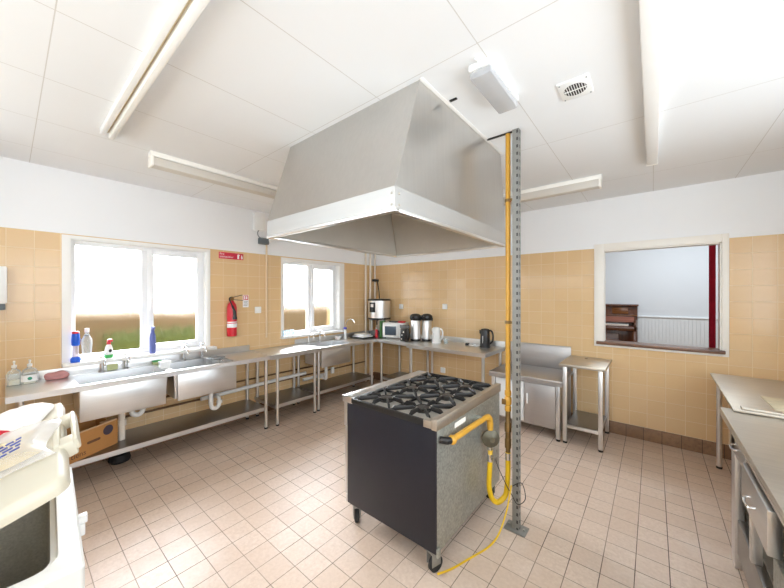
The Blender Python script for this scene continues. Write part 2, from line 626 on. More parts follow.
def window(n, w, mull, label, sillout):
    y0, y1, z0, z1 = w
    t = thing('window_%d' % n, label, 'window', (-.1, (y0 + y1) / 2, z0), **st)
    f = 0.045
    x0, x1 = -.15, -.085
    b = B()
    b.box(x0, x1, y0, y0 + f, z0, z1, .006).box(x0, x1, y1 - f, y1, z0, z1, .006)
    b.box(x0, x1, y0 + f, y1 - f, z0, z0 + f, .006).box(x0, x1, y0 + f, y1 - f, z1 - f, z1, .006)
    b.box(x0, x1, mull - .03, mull + .03, z0 + f, z1 - f, .006)
    put('window_frame', b, M['uPVC'], t)
    # opening casement on the right
    a0, a1, c0, c1 = mull + .022, y1 - f + .012, z0 + f - .012, z1 - f + .012
    g = 0.052
    b = B()
    b.box(-.12, -.07, a0, a0 + g, c0, c1, .008).box(-.12, -.07, a1 - g, a1, c0, c1, .008)
    b.box(-.12, -.07, a0 + g, a1 - g, c0, c0 + g, .008).box(-.12, -.07, a0 + g, a1 - g, c1 - g, c1, .008)
    cs = put('casement', b, M['uPVC'], t)
    put('pane', B().box(-.112, -.108, a0 + g - .005, a1 - g + .005, c0 + g - .005, c1 - g + .005), M['frost'], cs, 0)
    b = B()
    zc = (c0 + c1) / 2 - .08
    b.box(-.07, -.058, a0 + .012, a0 + .04, zc - .035, zc + .035, .004).box(-.06, -.045, a0 + .018, a0 + .034, zc - .02, zc + .09, .004)
    put('handle', b, M['uPVC'], cs)
    put('pane', B().box(-.122, -.118, y0 + f - .005, mull - .025, z0 + f - .005, z1 - f + .005), M['frost'], t, 0)
    # white lining of the opening and the inner ledge
    b = B()
    b.box(-.085, .0, y1 - .008, y1, z0, z1).box(-.085, .0, y0, y0 + .008, z0, z1).box(-.085, 0, y0, y1, z1 - .008, z1)
    put('reveal_lining', b, M['trim'], t)
    put('window_sill', B().box(-.085, .0, y0, y1, z0 - .03, z0 + .004, .003).box(.0, sillout, y0 - .055, y1 + .075, z0 - .03, z0 + .004, .005), M['trim'], t)
    return t


window(1, W1, -3.535, 'larger white framed frosted window over the long sink unit', .1)
window(2, W2, -1.43, 'smaller white framed frosted window nearest the room corner', .06)

# serving hatch
t = thing('window_3', 'open serving hatch with cream frame and brown wooden ledge', 'serving hatch', (4.13, 0, 1.0), **st)
b = B()
for x0, x1, z0, z1 in ((3.56, HT[0], .995, 2.2), (HT[1], 4.674, .995, 2.2), (HT[0], HT[1], HT[3], 2.2), (HT[0], HT[1], .995, HT[2] - .02)):
    b.box(x0, x1, -.02, 0, z0, z1, .003)
b.box(HT[0], HT[0] + .004, 0, .12, HT[2], HT[3]).box(HT[1] - .012, HT[1], 0, .12, HT[2], HT[3]).box(HT[0], HT[1], 0, .12, HT[3] - .012, HT[3])
put('frame', b, M['cream'], t)
put('ledge', B().box(3.585, 4.645, -.06, 0, HT[2] - .022, HT[2] + .012, .005).box(HT[0], HT[1], -.002, .15, HT[2] - .02, HT[2] + .012, .004), M['sill'], t)

# hall beyond the hatch
solo('floor_hall', B().box(0, 8.3, .12, 3.2, -.1, 0), M['hallfloor'], 'wooden floor of the hall beyond the hatch', 'floor', (0, 0, 0), **st)
solo('ceiling_hall', B().box(0, 8.3, .12, 3.2, 3.1, 3.2), M['hallwall'], 'white ceiling of the hall beyond the hatch', 'ceiling', (0, 0, 0), **st)
solo('wall_hall_far', B().box(0, 8.3, 3.0, 3.2, 0, 3.1), M['hallwall'], 'plain white far wall of the hall seen through the hatch', 'wall', (0, 0, 0), **st)
solo('wall_hall_near', B().box(5.3, 8.3, 0, .12, 0, 3.1).box(-.2, 5.3, 0, .12, H + .12, 3.1), M['hallwall'], 'white hall wall around the serving hatch side', 'wall', (0, 0, 0), **st)
solo('wall_hall_left', B().box(-.2, 0, .12, 3.2, 0, 3.1), M['hallwall'], 'white end wall of the hall beside the piano', 'wall', (0, 0, 0), **st)
solo('wall_hall_right', B().box(8.3, 8.5, .12, 3.2, 0, 3.1), M['hallwall'], 'white end wall of the hall beyond the curtain', 'wall', (0, 0, 0), **st)
b = B()
x = 0.02
while x < 8.25:
    b.box(x, x + .0475, 2.99, 3.0, .02, 1.19, .002, 1)
    x += .049
b.box(0, 8.3, 2.975, 3.0, 1.19, 1.215, .005)
solo('trim_3', b, M['dado'], 'white beadboard panelling low on the hall wall', 'panelling', (0, 0, 0), **st)
lt = thing('hall_fill_panel', 'added unseen light panel brightening the hall beyond the hatch', 'ceiling light', (4.6, 1.6, 3.06))  # out of view, added to brighten the hall
put('housing', B().box(3.6, 5.6, 1.3, 1.9, 3.05, 3.1, .01), M['whitepl'], lt)

# ground and planting outside
solo('lawn', B().box(-16, -.4, -14, 10, -.5, -.3), M['grass'], 'green lawn outside the frosted windows', 'lawn', (0, 0, -.4), kind='structure')


def bumpy(x0, x1, y0, y1, z0, top, amp, seed):
    r = random.Random(seed)
    b = B()
    n = 40
    pts, fs = [], []
    for i in range(n + 1):
        y = y0 + (y1 - y0) * i / n
        h = top + amp * (math.sin(i * .9 + seed) + .6 * math.sin(i * 2.3)) + r.uniform(-amp, amp) * .6
        pts += [(x0, y, z0), (x0, y, h * .9), ((x0 + x1) / 2, y, h), (x1, y, h * .85), (x1, y, z0)]
    for i in range(n):
        for k in range(4):
            a = i * 5 + k
            fs.append((a, a + 1, a + 6, a + 5))
    return b.quads(pts, fs)


solo('low_hedge', bumpy(-3.1, -2.8, -3.45, -1.9, -.32, .97, .04, 3), M['grass'], 'low green hedge close outside the larger window', 'hedge', (-2.95, -2.6, -.3))
solo('hedge', bumpy(-7.2, -6.0, -13, 9, -.32, 1.3, .05, 5), M['hedge'], 'brown winter hedge beyond the lawn', 'hedge', (-6.6, -2, -.3))

# ------------------------------------------------------------------ ceiling fittings
BG = 'fluorescent battens on the kitchen ceiling'


def batten(label, box, dbox, along, mat_d):
    x0, x1, y0, y1 = box
    t = thing('batten_light', label, 'ceiling light', ((x0 + x1) / 2, (y0 + y1) / 2, H), BG)
    put('housing', B().box(x0, x1, y0, y1, H - .04, H, .004), M['cream'], t)
    x0, x1, y0, y1, z0, z1 = dbox
    put('diffuser', B().box(x0, x1, y0, y1, z0, z1, .012), mat_d, t)
    for e in (0, 1):
        b = B()
        if along == 'x':
            xx = x0 - .004 if e == 0 else x1 - .012
            b.box(xx, xx + .016, y0 - .003, y1 + .003, z0 - .003, z1 + .003, .004)
        else:
            yy = y0 - .004 if e == 0 else y1 - .012
            b.box(x0 - .003, x1 + .003, yy, yy + .016, z0 - .003, z1 + .003, .004)
        put('end_cap', b, M['cream'], t)
    return t


t = thing('batten_light', 'long open strip light over the floor before the larger window', 'ceiling light', (2.1, -4.04, H), BG)
put('housing', B().box(1.21, 3.0, -4.072, -4.044, H - .04, H, .003), M['trim'], t)
put('gear_tray', B().box(1.22, 3.0, -4.044, -4.03, H - .02, H, .002), M['tray'], t)
put('diffuser', B().box(1.225, 3.0, -4.03, -4.0, H - .06, H, .006), M['diffuser'], t)
put('end_cap', B().box(1.2, 1.21, -4.07, -4.046, H - .036, H, .003), M['grey'], t)
batten('strip light close along the window wall, half hidden by the hood', (1.0, 1.085, -3.76, -2.25), (.99, 1.09, -3.752, -2.26, H - .112, H - .042), 'y', M['greydiff'])
batten('strip light near the hatch wall, partly behind the steel post', (2.2, 3.73, -.945, -.86), (2.21, 3.72, -.945, -.85, H - .11, H - .03), 'x', M['greydiff'])
t = thing('batten_light', 'boxed strip light pointing at the serving hatch', 'ceiling light', (4.095, -2.6, H), BG)
put('housing', B().box(4.062, 4.132, -4.2, -1.09, H - .058, H, .005), M['trim'], t)
put('end_cap', B().box(4.06, 4.134, -1.09, -1.08, H - .06, H, .003), M['cream'], t)

t = thing('emergency_light', 'white emergency bulkhead light with clear ribbed cover on the ceiling', 'emergency light', (3.45, -2.82, H))
put('housing', B().box(3.4, 3.518, -3.03, -2.63, H - .035, H, .008), M['whitepl'], t)
put('reflector', B().box(3.41, 3.508, -3.015, -2.645, H - .045, H - .035, .004), M['led'], t)
put('cover', B().box(3.404, 3.514, -3.025, -2.635, H - .075, H - .036, .012), M['cover'], t)
for y in (-3.0, -2.66):
    put('tube_holder', B().box(3.435, 3.485, y - .008, y + .008, H - .064, H - .045, .003), M['whitepl'], t)
put('tube', B().cyl((3.46, -2.99, H - .057), (3.46, -2.67, H - .057), .007, 12), M['diffuser'], t)
put('conduit_stub', B().cyl((3.455, -3.06, H - .008), (3.455, -3.025, H - .008), .008), M['whitepl'], t)

t = thing('ceiling_vent', 'round slatted vent in a square white plate on the ceiling', 'vent', (3.775, -2.5, H))
b = B().box(3.7, 3.85, -2.595, -2.415, H - .008, H, .003)
put('plate', b, M['whitepl'], t)
put('opening', B().cyl((3.775, -2.5, H - .0095), (3.775, -2.5, H - .0075), .055, 32), M['holeshade'], t)
for i in range(9):
    x = 3.775 - .048 + i * .012
    w = math.sqrt(max(.0001, .055 ** 2 - (x - 3.775) ** 2))
    put('slat', B().box(x - .0016, x + .0016, -2.5 - w, -2.5 + w, H - .0105, H - .0095), M['whitepl'], t)
put('bar', B().box(3.72, 3.83, -2.504, -2.496, H - .011, H - .0095), M['whitepl'], t)
for dx, dy in ((-.063, -.078), (.063, -.078), (-.063, .078), (.063, .078)):
    put('screw', B().cyl((3.775 + dx, -2.5 + dy, H - .0095), (3.775 + dx, -2.5 + dy, H - .008), .004, 10), M['grey'], t)
solo('ceiling_hole', B().box(3.19, 3.235, -2.842, -2.824, H - .006, H, .002), M['holeshade'], 'small dark hole in the ceiling beside the hood', 'hole', (3.21, -2.83, H))
solo('ceiling_cutout', B().box(3.17, 3.36, -2.262, -2.238, H - .004, H, .001), M['holeshade'], 'dark slot in the ceiling where hood meets the post', 'gap', (3.26, -2.25, H))

# ------------------------------------------------------------------ extractor hood
t = thing('extractor_hood', 'large tapered stainless steel extractor hood hung over the range', 'extractor hood', (2.6, -2.6, 2.0))
TX0, TX1, TY0, TY1 = 1.965, 3.158, -3.095, -1.96
BX0, BX1, BY0, BY1 = 2.055, 3.185, -3.335, -1.915
zb, zt, zk = 2.0, H, 2.105
kx0, kx1, ky0, ky1 = BX0, BX1, BY0, BY1


def ring(x0, x1, y0, y1, z):
    return [(x0, y0, z), (x1, y0, z), (x1, y1, z), (x0, y1, z)]


out = ring(TX0, TX1, TY0, TY1, zt) + ring(kx0, kx1, ky0, ky1, zk)
i_ = .006
inn = ring(TX0 + .02, TX1 - .02, TY0 + .02, TY1 - .02, zt) + ring(kx0 + .028, kx1 - .028, ky0 + .028, ky1 - .028, zb + .004)
F = []
for k in range(4):
    j = (k + 1) % 4
    F.append((k, j, 4 + j, 4 + k))
put('canopy', B().quads(out, F), M['hood'], t, 20)
put('inner_lining', B().quads(inn, [(k, (k + 1) % 4, 4 + (k + 1) % 4, 4 + k) for k in range(4)]), M['hoodin'], t, 20)
b = B()
w = .012
b.box(BX0, BX1, BY0, BY0 + w, zb, zk).box(BX0, BX1, BY1 - w, BY1, zb, zk)
b.box(BX0, BX0 + w, BY0 + w, BY1 - w, zb, zk).box(BX1 - w, BX1, BY0 + w, BY1 - w, zb, zk)
put('skirt', b, M['skirt'], t, 0)
b = B()
w = .03
b.box(BX0 - .003, BX1 + .003, BY0 - .003, BY0 + w, zb - .012, zb + .006, .003).box(BX0 - .003, BX1 + .003, BY1 - w, BY1 + .003, zb - .012, zb + .006, .003)
b.box(BX0 - .003, BX0 + w, BY0 + w, BY1 - w, zb - .012, zb + .006, .003).box(BX1 - w, BX1 + .003, BY0 + w, BY1 - w, zb - .012, zb + .006, .003)
put('lower_rim', b, M['hoodtrim'], t)
for x, y in ((kx1, ky0),):
    put('corner_seam', B().tube([(TX1 + .002, TY0 - .002, zt), (kx1 + .002, ky0 - .002, zk)], .004, 8), M['hood'], t)
for dz in (.022, .075):
    put('rivet', B().sph((BX1 - .02, BY0 - .001, zb + dz), .006, .004, .006, 12), M['worn'], t)
    put('rivet', B().sph((BX1 + .001, BY0 + .03, zb + dz), .004, .006, .006, 12), M['worn'], t)
put('ceiling_flange', B().box(TX1, TX1 + .022, TY0 - .01, TY1, H - .004, H, .001), M['trim'], t)
for q in ((kx0 + .03, ky1 - .03, TX0 + .022, TY1 - .022), (kx1 - .03, ky1 - .03, TX1 - .022, TY1 - .022), (kx0 + .03, ky0 + .032, TX0 + .022, TY0 + .022)):
    put('inner_shade_line', B().tube([(q[0], q[1], zb + .01), (q[2], q[3], zt - .01)], .004, 8), M['worn'], t)  # dark strips added to strengthen the shading along the inside corners

# ------------------------------------------------------------------ post and gas supply
t = thing('steel_post', 'slotted grey steel channel post from floor to ceiling', 'post', (3.381, -2.255, 0))
b = B()
px, py = 3.381, -2.255
b.box(px - .022, px + .022, py - .02, py - .016, .008, H)
b.box(px - .022, px - .018, py - .016, py + .02, .008, H).box(px + .018, px + .022, py - .016, py + .02, .008, H)
b.box(px - .018, px - .009, py + .016, py + .02, .008, H).box(px + .009, px + .018, py + .016, py + .02, .008, H)
z = .04
while z < H - .03:
    b.box(px + .0215, px + .0235, py - .02, py - .012, z, z + .02)
    z += .05
put('channel', b, M['slotted'], t, 0)
put('base_plate', B().box(px - .07, px + .07, py - .05, py + .05, 0, .008, .002), M['zinc'], t)
for dx in (-.05, .05):
    put('bolt', B().cyl((px + dx, py, .008), (px + dx, py, .02), .009, 6), M['galv'], t)

t = thing('gas_pipe', 'yellow gas pipe running down beside the steel post', 'gas pipe', (3.325, -2.215, .5))
gx, gy = 3.318, -2.24
put('pipe', B().cyl((gx, gy, .93), (gx, gy, H), .0165, 16), M['yellow'], t)
b = B().lathe((gx, gy, .79), [(.014, 0), (.021, .0), (.021, .03), (.016, .035), (.024, .05), (.024, .09), (.017, .1), (.022, .112), (.022, .14), (.017, .142)], 16)
v = put('valve', b, M['yellow'], t)
put('valve_lever', B().box(gx - .035, gx - .005, gy - .028, gy - .022, .835, .875, .003), M['brass'], v)
put('union', B().lathe((gx, gy, .5), [(.016, 0), (.016, .03), (.022, .032), (.022, .09), (.018, .095), (.018, .14), (.023, .145), (.023, .2), (.017, .21), (.017, .29)], 12), M['brass'], t)
for z in (2.25, 1.4):
    put('pipe_clip', B().lathe((gx, gy, z), [(.021, 0), (.021, .02)], 16).box(gx, px - .02, gy - .02, gy - .004, z + .002, z + .018), M['brass'], t)

# ------------------------------------------------------------------ gas range
CX0, CX1, CY0, CY1, CZ = 2.41, 3.17, -2.95, -2.0, .89
t = thing('gas_range', 'freestanding six burner gas range on castors with dark side panel', 'gas range', (2.79, -2.475, 0))
put('side_panel', B().box(CX0 + .034, CX1 - .004, CY0, CY0 + .025, .145, CZ - .036, .003), M['enamel'], t)
put('side_panel', B().box(CX0 + .034, CX1 - .004, CY1 - .025, CY1, .145, CZ - .036, .003), M['enamel'], t)
put('back_panel', B().box(CX1 - .008, CX1, CY0 + .012, CY1 - .008, .145, CZ - .055, .002), M['galv'], t)
put('base_pan', B().box(CX0 + .03, CX1 - .01, CY0 + .025, CY1 - .025, .145, .165), M['iron'], t)
fp = put('front_panel', B().box(CX0 + .002, CX0 + .032, CY0 - .004, CY1 + .002, .68, CZ - .046, .004), M['steelY'], t)
for k in range(7):
    y = CY0 + .1 + k * .125
    put('knob', B().lathe((CX0 + .008, y, .75), [(.004, -.04), (.02, -.038), (.022, -.012), (.026, -.01), (.026, 0)], 16, 'x'), M['black'], fp)
for y0, y1 in ((CY0 + .002, -2.478), (-2.472, CY1 - .002)):
    d = put('oven_door', B().box(CX0 + .006, CX0 + .032, y0, y1, .2, .675, .004), M['steelY'], t)
    put('door_handle', B().tube([(CX0 + .008, y0 + .08, .62), (CX0 - .035, y0 + .08, .62), (CX0 - .035, y1 - .08, .62), (CX0 + .008, y1 - .08, .62)], .009, 10), M['chrome'], d)
put('plinth', B().box(CX0 + .015, CX0 + .032, CY0 + .002, CY1 - .002, .145, .195, .002), M['steelY'], t)
# hob
b = B()
b.box(CX0 - .012, CX0 + .085, CY0 - .005, CY1 + .003, CZ - .045, CZ, .004)
put('front_rail', b, M['steelY'], t)
b = B()
b.box(CX1 - .03, CX1 + .006, CY0 - .006, CY1 + .004, CZ - .05, CZ + .012, .003)
b.box(CX1 - .085, CX1 - .03, CY0 - .006, CY0 + .04, CZ - .045, CZ - .002, .003)
put('back_rail', b, M['worn'], t)
put('hob_tray', B().box(CX0 + .08, CX1 - .03, CY0 + .01, CY1 - .01, CZ - .05, CZ - .03), M['hob'], t)
for y0, y1 in ((CY0 - .008, CY0 + .012), (CY1 - .012, CY1 + .004)):
    put('hob_edge', B().box(CX0 + .08, CX1 - .085, y0, y1, CZ - .04, CZ - .004, .004), M['iron'], t)
gx0, gx1 = CX0 + .095, CX1 - .05
gy0, gy1 = CY0 + .02, CY1 - .02
cw, ch = (gx1 - gx0) / 2, (gy1 - gy0) / 3
for i in range(2):
    for j in range(3):
        cx, cy = gx0 + cw * (i + .5), gy0 + ch * (j + .5)
        bb = put('burner', B().lathe((cx, cy, CZ - .03), [(.05, 0), (.05, .006), (.034, .008), (.034, .018), (.038, .02), (.038, .024), (.02, .027), (0, .027)], 24), M['burner'], t)
        b = B()
        hw, hh = cw / 2 - .004, ch / 2 - .004
        zz = CZ - .004
        for sx in (-1, 1):
            b.box(cx + sx * hw - .004, cx + sx * hw + .004, cy - hh, cy + hh, zz - .022, zz - .01, .002)
        for sy in (-1, 1):
            b.box(cx - hw, cx + hw, cy + sy * hh - .004, cy + sy * hh + .004, zz - .022, zz - .01, .002)
        o_ = [(cx + .052 * math.cos(q * PI / 12), cy + .052 * math.sin(q * PI / 12), zz - .006) for q in range(25)]
        b.tube(o_, .0045, 6)
        for k in range(8):
            a = k * PI / 4
            rr = (hw if k % 4 == 0 else hh if k % 2 == 0 else math.hypot(hw, hh) * .97)
            if k % 2: a = math.atan2(math.sin(a) * hh, math.cos(a) * hw)
            p0 = Vector((cx + .05 * math.cos(a), cy + .05 * math.sin(a), zz))
            p1 = Vector((cx + rr * math.cos(a), cy + rr * math.sin(a), zz))
            d = (p1 - p0).normalized()
            n = Vector((-d.y, d.x, 0)) * .0055
            up = Vector((0, 0, 1))
            top = [p0 - up * .006, p0 + up * .012 + d * .016, p1 - d * .02 + up * .012, p1 - up * .008, p1 - up * .02, p0 - up * .012 + d * .01]
            b.poly([q - n for q in top], n * 2, .002)
        put('pan_support', b, M['iron'], t)
for x, y, r in ((CX0 + .095, CY0 + .035, .9), (CX1 - .05, CY0 + .035, -.3), (CX0 + .1, CY1 - .06, .2), (CX1 - .05, CY1 - .06, 1.2)):
    b = B().box(x - .04, x + .04, y - .03, y + .04, .138, .146)
    R = Matrix.Translation((x, y, 0)) @ Matrix.Rotation(r, 4, 'Z') @ Matrix.Translation((-x, -y, 0))
    f = B().box(x - .026, x - .021, y - .02, y + .045, .05, .13, .003).box(x + .021, x + .026, y - .02, y + .045, .05, .13, .003).box(x - .026, x + .026, y - .022, y + .03, .122, .138, .003).xf(R)
    me = bpy.data.meshes.new('t'); f.bm.to_mesh(me); b.bm.from_mesh(me)
    c = put('castor', b, M['zinc'], t)
    put('wheel', B().lathe((x - .0165, y + .025, .046), [(.034, 0), (.046, .005), (.046, .028), (.034, .033)], 24, 'x').xf(R), M['rubber'], c)
put('corner_lug', B().box(CX1 - .002, CX1 + .012, CY0, CY0 + .03, .13, .18, .003), M['galv'], t)
# gas inlet on the back of the range
gp = B()
X = CX1 + .05
RY = -2.325
gp.tube([(X, -2.85, .775), (X, -2.6, .769), (X, RY - .065, .762), (X, RY - .03, .755), (X + .002, RY - .006, .735), (X + .004, RY, .70), (X + .004, RY, .66)], [.0175] * 3 + [.022] * 3 + [.02], 16)
gp.sph((X, -2.86, .775), .027)
inl = put('inlet_pipe', gp, M['yellow'], t)
put('elbow_socket', B().tube([(X, -2.865, .775), (X - .01, -2.9, .78), (X - .048, -2.915, .782)], .02, 12), M['iron'], inl)
put('identification_tag', B().box(CX1 + .001, CX1 + .004, -2.74, -2.6, .79, .82), M['cream'], t)
put('pipe_bracket', B().box(CX1, X, -2.47, -2.45, .75, .79, .002), M['galv'], t)
rg = B().lathe((0, 0, 0), [(.03, -.018), (.058, -.01), (.061, 0), (.061, .01), (.046, .018), (.022, .03), (.018, .036), (0, .036)], 28, 'x')
rg.xf(Matrix.Translation((X + .006, RY, .6)) @ Matrix.Rotation(math.radians(-50), 4, 'Z'))
rg.cyl((X + .004, RY, .64), (X + .004, RY, .68), .016)
put('regulator', rg, M['regul'], t)
# hose from regulator to supply pipe
hx = X + .004
pts = []
P0, P1 = Vector((hx, -2.293, .5)), Vector((gx, gy, .49))
gpx = Vector((3.335, -2.2, .49))
key = [(hx, RY, .52), (hx, RY - .002, .44), (hx - .004, RY - .006, .34), (hx - .004, RY - .006, .25), (hx + .012, RY + .006, .18), (hx + .036, RY + .03, .152), (hx + .06, RY + .052, .165), (3.304, -2.245, .2), (3.314, -2.242, .28), (gx, gy, .38), (gx, gy, .5)]


def spline(key, n=6):
    key = [Vector(k) for k in key]
    o = []
    for i in range(len(key) - 1):
        p0, p1, p2, p3 = key[max(i - 1, 0)], key[i], key[i + 1], key[min(i + 2, len(key) - 1)]
        for j in range(n):
            u = j / n
            o.append(.5 * ((2 * p1) + (p2 - p0) * u + (2 * p0 - 5 * p1 + 4 * p2 - p3) * u * u + (3 * p1 - p0 - 3 * p2 + p3) * u ** 3))
    o.append(key[-1])
    return o


hs = thing('gas_hose', 'yellow flexible gas hose looping from range to the supply pipe', 'hose', (3.25, -2.27, .14))
put('tubing', B().tube(spline(key), .0175, 14), M['hose'], hs)
put('coupling', B().lathe((hx, RY, .44), [(.021, 0), (.021, .045), (.018, .05), (.017, .1)], 12), M['chrome'], hs)
put('coupling', B().lathe((gx, gy, .445), [(.017, 0), (.019, .004), (.019, .05)], 12), M['chrome'], hs)
th = spline([(3.168, -2.93, .03), (3.2, -2.82, .006), (3.25, -2.68, .006), (3.3, -2.53, .006), (3.33, -2.44, .05), (3.35, -2.36, .16), (3.352, -2.3, .25), (3.355, -2.282, .3)])
solo('restraint_cable', B().tube(th, .0055, 8), M['hose'], 'thin yellow restraint cable curving across the floor from the range', 'cable', (3.25, -2.68, 0))
kc = spline([(3.365, -2.285, .3), (3.43, -2.3, .35), (3.45, -2.29, .25), (3.4, -2.285, .19), (3.36, -2.288, .24), (3.3, -2.26, .3), (3.18, -2.1, .33), (3.168, -2.06, .4)])
solo('loose_wire', B().tube(kc, .0028, 6), M['black'], 'thin black wire looped around the foot of the post', 'wire', (3.4, -2.29, .2))


# ------------------------------------------------------------------ steel tables and sinks
def leg(parent, x, y, ztop, r=.016, z0=0.0, sq=False):
    b = B()
    if sq: b.box(x - r, x + r, y - r, y + r, z0 + .02, ztop, .004)
    else: b.cyl((x, y, z0 + .02), (x, y, ztop), r, 16)
    l = put('leg', b, M['steelZ'], parent)
    put('foot', B().lathe((x, y, z0), [(r * 1.05, 0), (r * 1.1, .015), (r * .8, .03)], 14), M['rubber'], l)
    return l


def top_with_bowls(x0, x1, y0, y1, z, bowls, lip=.045, depth=.28, parent=None, mat='steelY', rim=.0):
    """worktop sheet with rectangular cut-outs and a folded front apron"""
    b = B()
    ycuts = sorted({y0, y1, *[q for w in bowls for q in (w[2], w[3])]})
    for p, q in zip(ycuts, ycuts[1:]):
        hit = [w for w in bowls if w[2] <= p and q <= w[3]]
        if hit:
            w = hit[0]
            b.box(x0, w[0], p, q, z - .012, z).box(w[1], x1, p, q, z - .012, z)
        else:
            b.box(x0, x1, p, q, z - .012, z)
    b.box(x1 - .012, x1, y0, y1, z - lip, z - .012)
    b.box(x0, x1 - .012, y0, y0 + .01, z - lip, z - .012).box(x0, x1 - .012, y1 - .01, y1, z - lip, z - .012)
    put('worktop', b, M[mat], parent, 0)
    for (a0, a1, c0, c1) in bowls:
        g = .004
        o = ring(a0, a1, c0, c1, z - .004) + ring(a0 + .012, a1 - .012, c0 + .012, c1 - .012, z - depth)
        i2 = ring(a0 - g, a1 + g, c0 - g, c1 + g, z - .012) + ring(a0 + .012 - g, a1 - .012 + g, c0 + .012 - g, c1 - .012 + g, z - depth - g)
        F = [(4, 5, 6, 7), (12, 13, 14, 15)]
        for k in range(4):
            j = (k + 1) % 4
            F += [(k, j, 4 + j, 4 + k), (8 + k, 8 + j, 12 + j, 12 + k), (k, j, 8 + j, 8 + k)]
        bw = put('sink_bowl', B().quads(o + i2, F), M[mat], parent, 0)
        xm, ym = (a0 + a1) / 2, (c0 + c1) / 2
        put('drain', B().lathe((xm, ym, z - depth), [(.04, .0), (.04, .004), (.02, .002)], 20), M['chrome'], bw)


def tap(parent, x, y, z, hot):
    b = B()
    b.lathe((x, y, z), [(.024, 0), (.024, .012), (.014, .02), (.014, .12), (.018, .125), (.018, .15), (.012, .155)], 16)
    b.tube(spline([(x, y, z + .12), (x + .05, y, z + .135), (x + .1, y, z + .13), (x + .125, y, z + .105), (x + .128, y, z + .08)], 4), .011, 12)
    tp = put('tap', b, M['chrome'], parent)
    c = B().sph((x, y, z + .17), .018, .018, .013)
    for a in (0.4, 0.4 + PI / 2):
        c.cyl((x - .032 * math.cos(a), y - .032 * math.sin(a), z + .17), (x + .032 * math.cos(a), y + .032 * math.sin(a), z + .17), .006, 10)
    put('tap_handle', c, M['chrome'], tp)


def trap(parent, x, y, ztop, zlow, pipe_to=None):
    b = B()
    b.cyl((x, y, zlow + .06), (x, y, ztop), .024, 16)
    b.lathe((x, y, ztop - .05), [(.032, 0), (.032, .035)], 16)
    b.tube(spline([(x, y, zlow + .06), (x, y + .01, zlow + .02), (x, y + .045, zlow), (x, y + .08, zlow + .02), (x, y + .09, zlow + .07)], 4), .022, 12)
    b.lathe((x, y + .09, zlow + .05), [(.03, 0), (.03, .03)], 16)
    b.tube(spline([(x, y + .09, zlow + .07), (x - .03, y + .09, zlow + .11), (x - .12, y + .09, zlow + .1), (.07, y + .09, zlow + .1)], 4), .02, 12)
    put('waste_trap', b, M['whitepl'], parent)


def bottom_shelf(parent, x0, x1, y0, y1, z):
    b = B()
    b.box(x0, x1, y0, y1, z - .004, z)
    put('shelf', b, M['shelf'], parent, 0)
    c = B()
    c.box(x1 - .004, x1 + .002, y0, y1, z - .042, z + .001).box(x0, x1, y0, y0 + .004, z - .042, z).box(x0, x1, y1 - .004, y1, z - .042, z)
    put('shelf_edge', c, M['steelY'], parent, 0)


ZT, FX = .87, .56
s1 = thing('sink_unit', 'long double bowl steel sink unit beneath the larger window', 'sink unit', (.28, -3.47, 0), 'steel sink units along the window wall')
top_with_bowls(.02, FX, -4.48, -2.462, ZT, [(.1, .515, -4.1, -3.5), (.1, .515, -3.44, -2.86)], parent=s1)
put('splashback', B().box(.006, .02, -4.48, -2.45, ZT - .02, ZT + .075, .002), M['steelY'], s1)
b = B()
b.box(.518, .526, -4.1, -3.51, ZT - .3, ZT - .05, .002).box(.518, .526, -3.415, -2.85, ZT - .3, ZT - .05, .002)
put('bowl_front', b, M['steelY'], s1, 0) if False else None
for y0, y1 in ((-4.1, -3.51), (-3.415, -2.85)):
    put('bowl_front', B().box(.518, .53, y0, y1, ZT - .305, ZT - .044, .006), M['steelY'], s1)
for y in (-4.41, -2.5):
    for x in (.06, .525):
        leg(s1, x, y, ZT - .012, .019)
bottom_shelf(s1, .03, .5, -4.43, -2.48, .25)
for y in (-3.9, -3.724, -3.222, -3.039):
    tap(s1, .075, y, ZT, 0)
trap(s1, .28, -3.72, ZT - .28, .45)
trap(s1, .28, -3.02, ZT - .28, .32)
put('standpipe', B().cyl((.27, -3.79, .25), (.27, -3.79, ZT - .3), .026, 16).lathe((.27, -3.79, .38), [(.034, 0), (.034, .05)], 16), M['pipe'], s1)

tb = thing('steel_table', 'plain steel table standing between the two sink units', 'table', (.28, -2.08, 0), 'steel tables')
b = B().box(.02, FX + .02, -2.458, -1.772, ZT - .01, ZT + .006, .003).box(FX, FX + .02, -2.458, -1.772, ZT - .05, ZT - .01)
b.box(.02, FX, -2.458, -2.448, ZT - .05, ZT - .01).box(.02, FX, -1.782, -1.772, ZT - .05, ZT - .01)
put('worktop', b, M['steelY'], tb, 0)
for y in (-2.365, -1.81):
    for x in (.06, .55):
        leg(tb, x, y, ZT - .01, .019)
bottom_shelf(tb, .03, .54, -2.39, -1.79, .25)

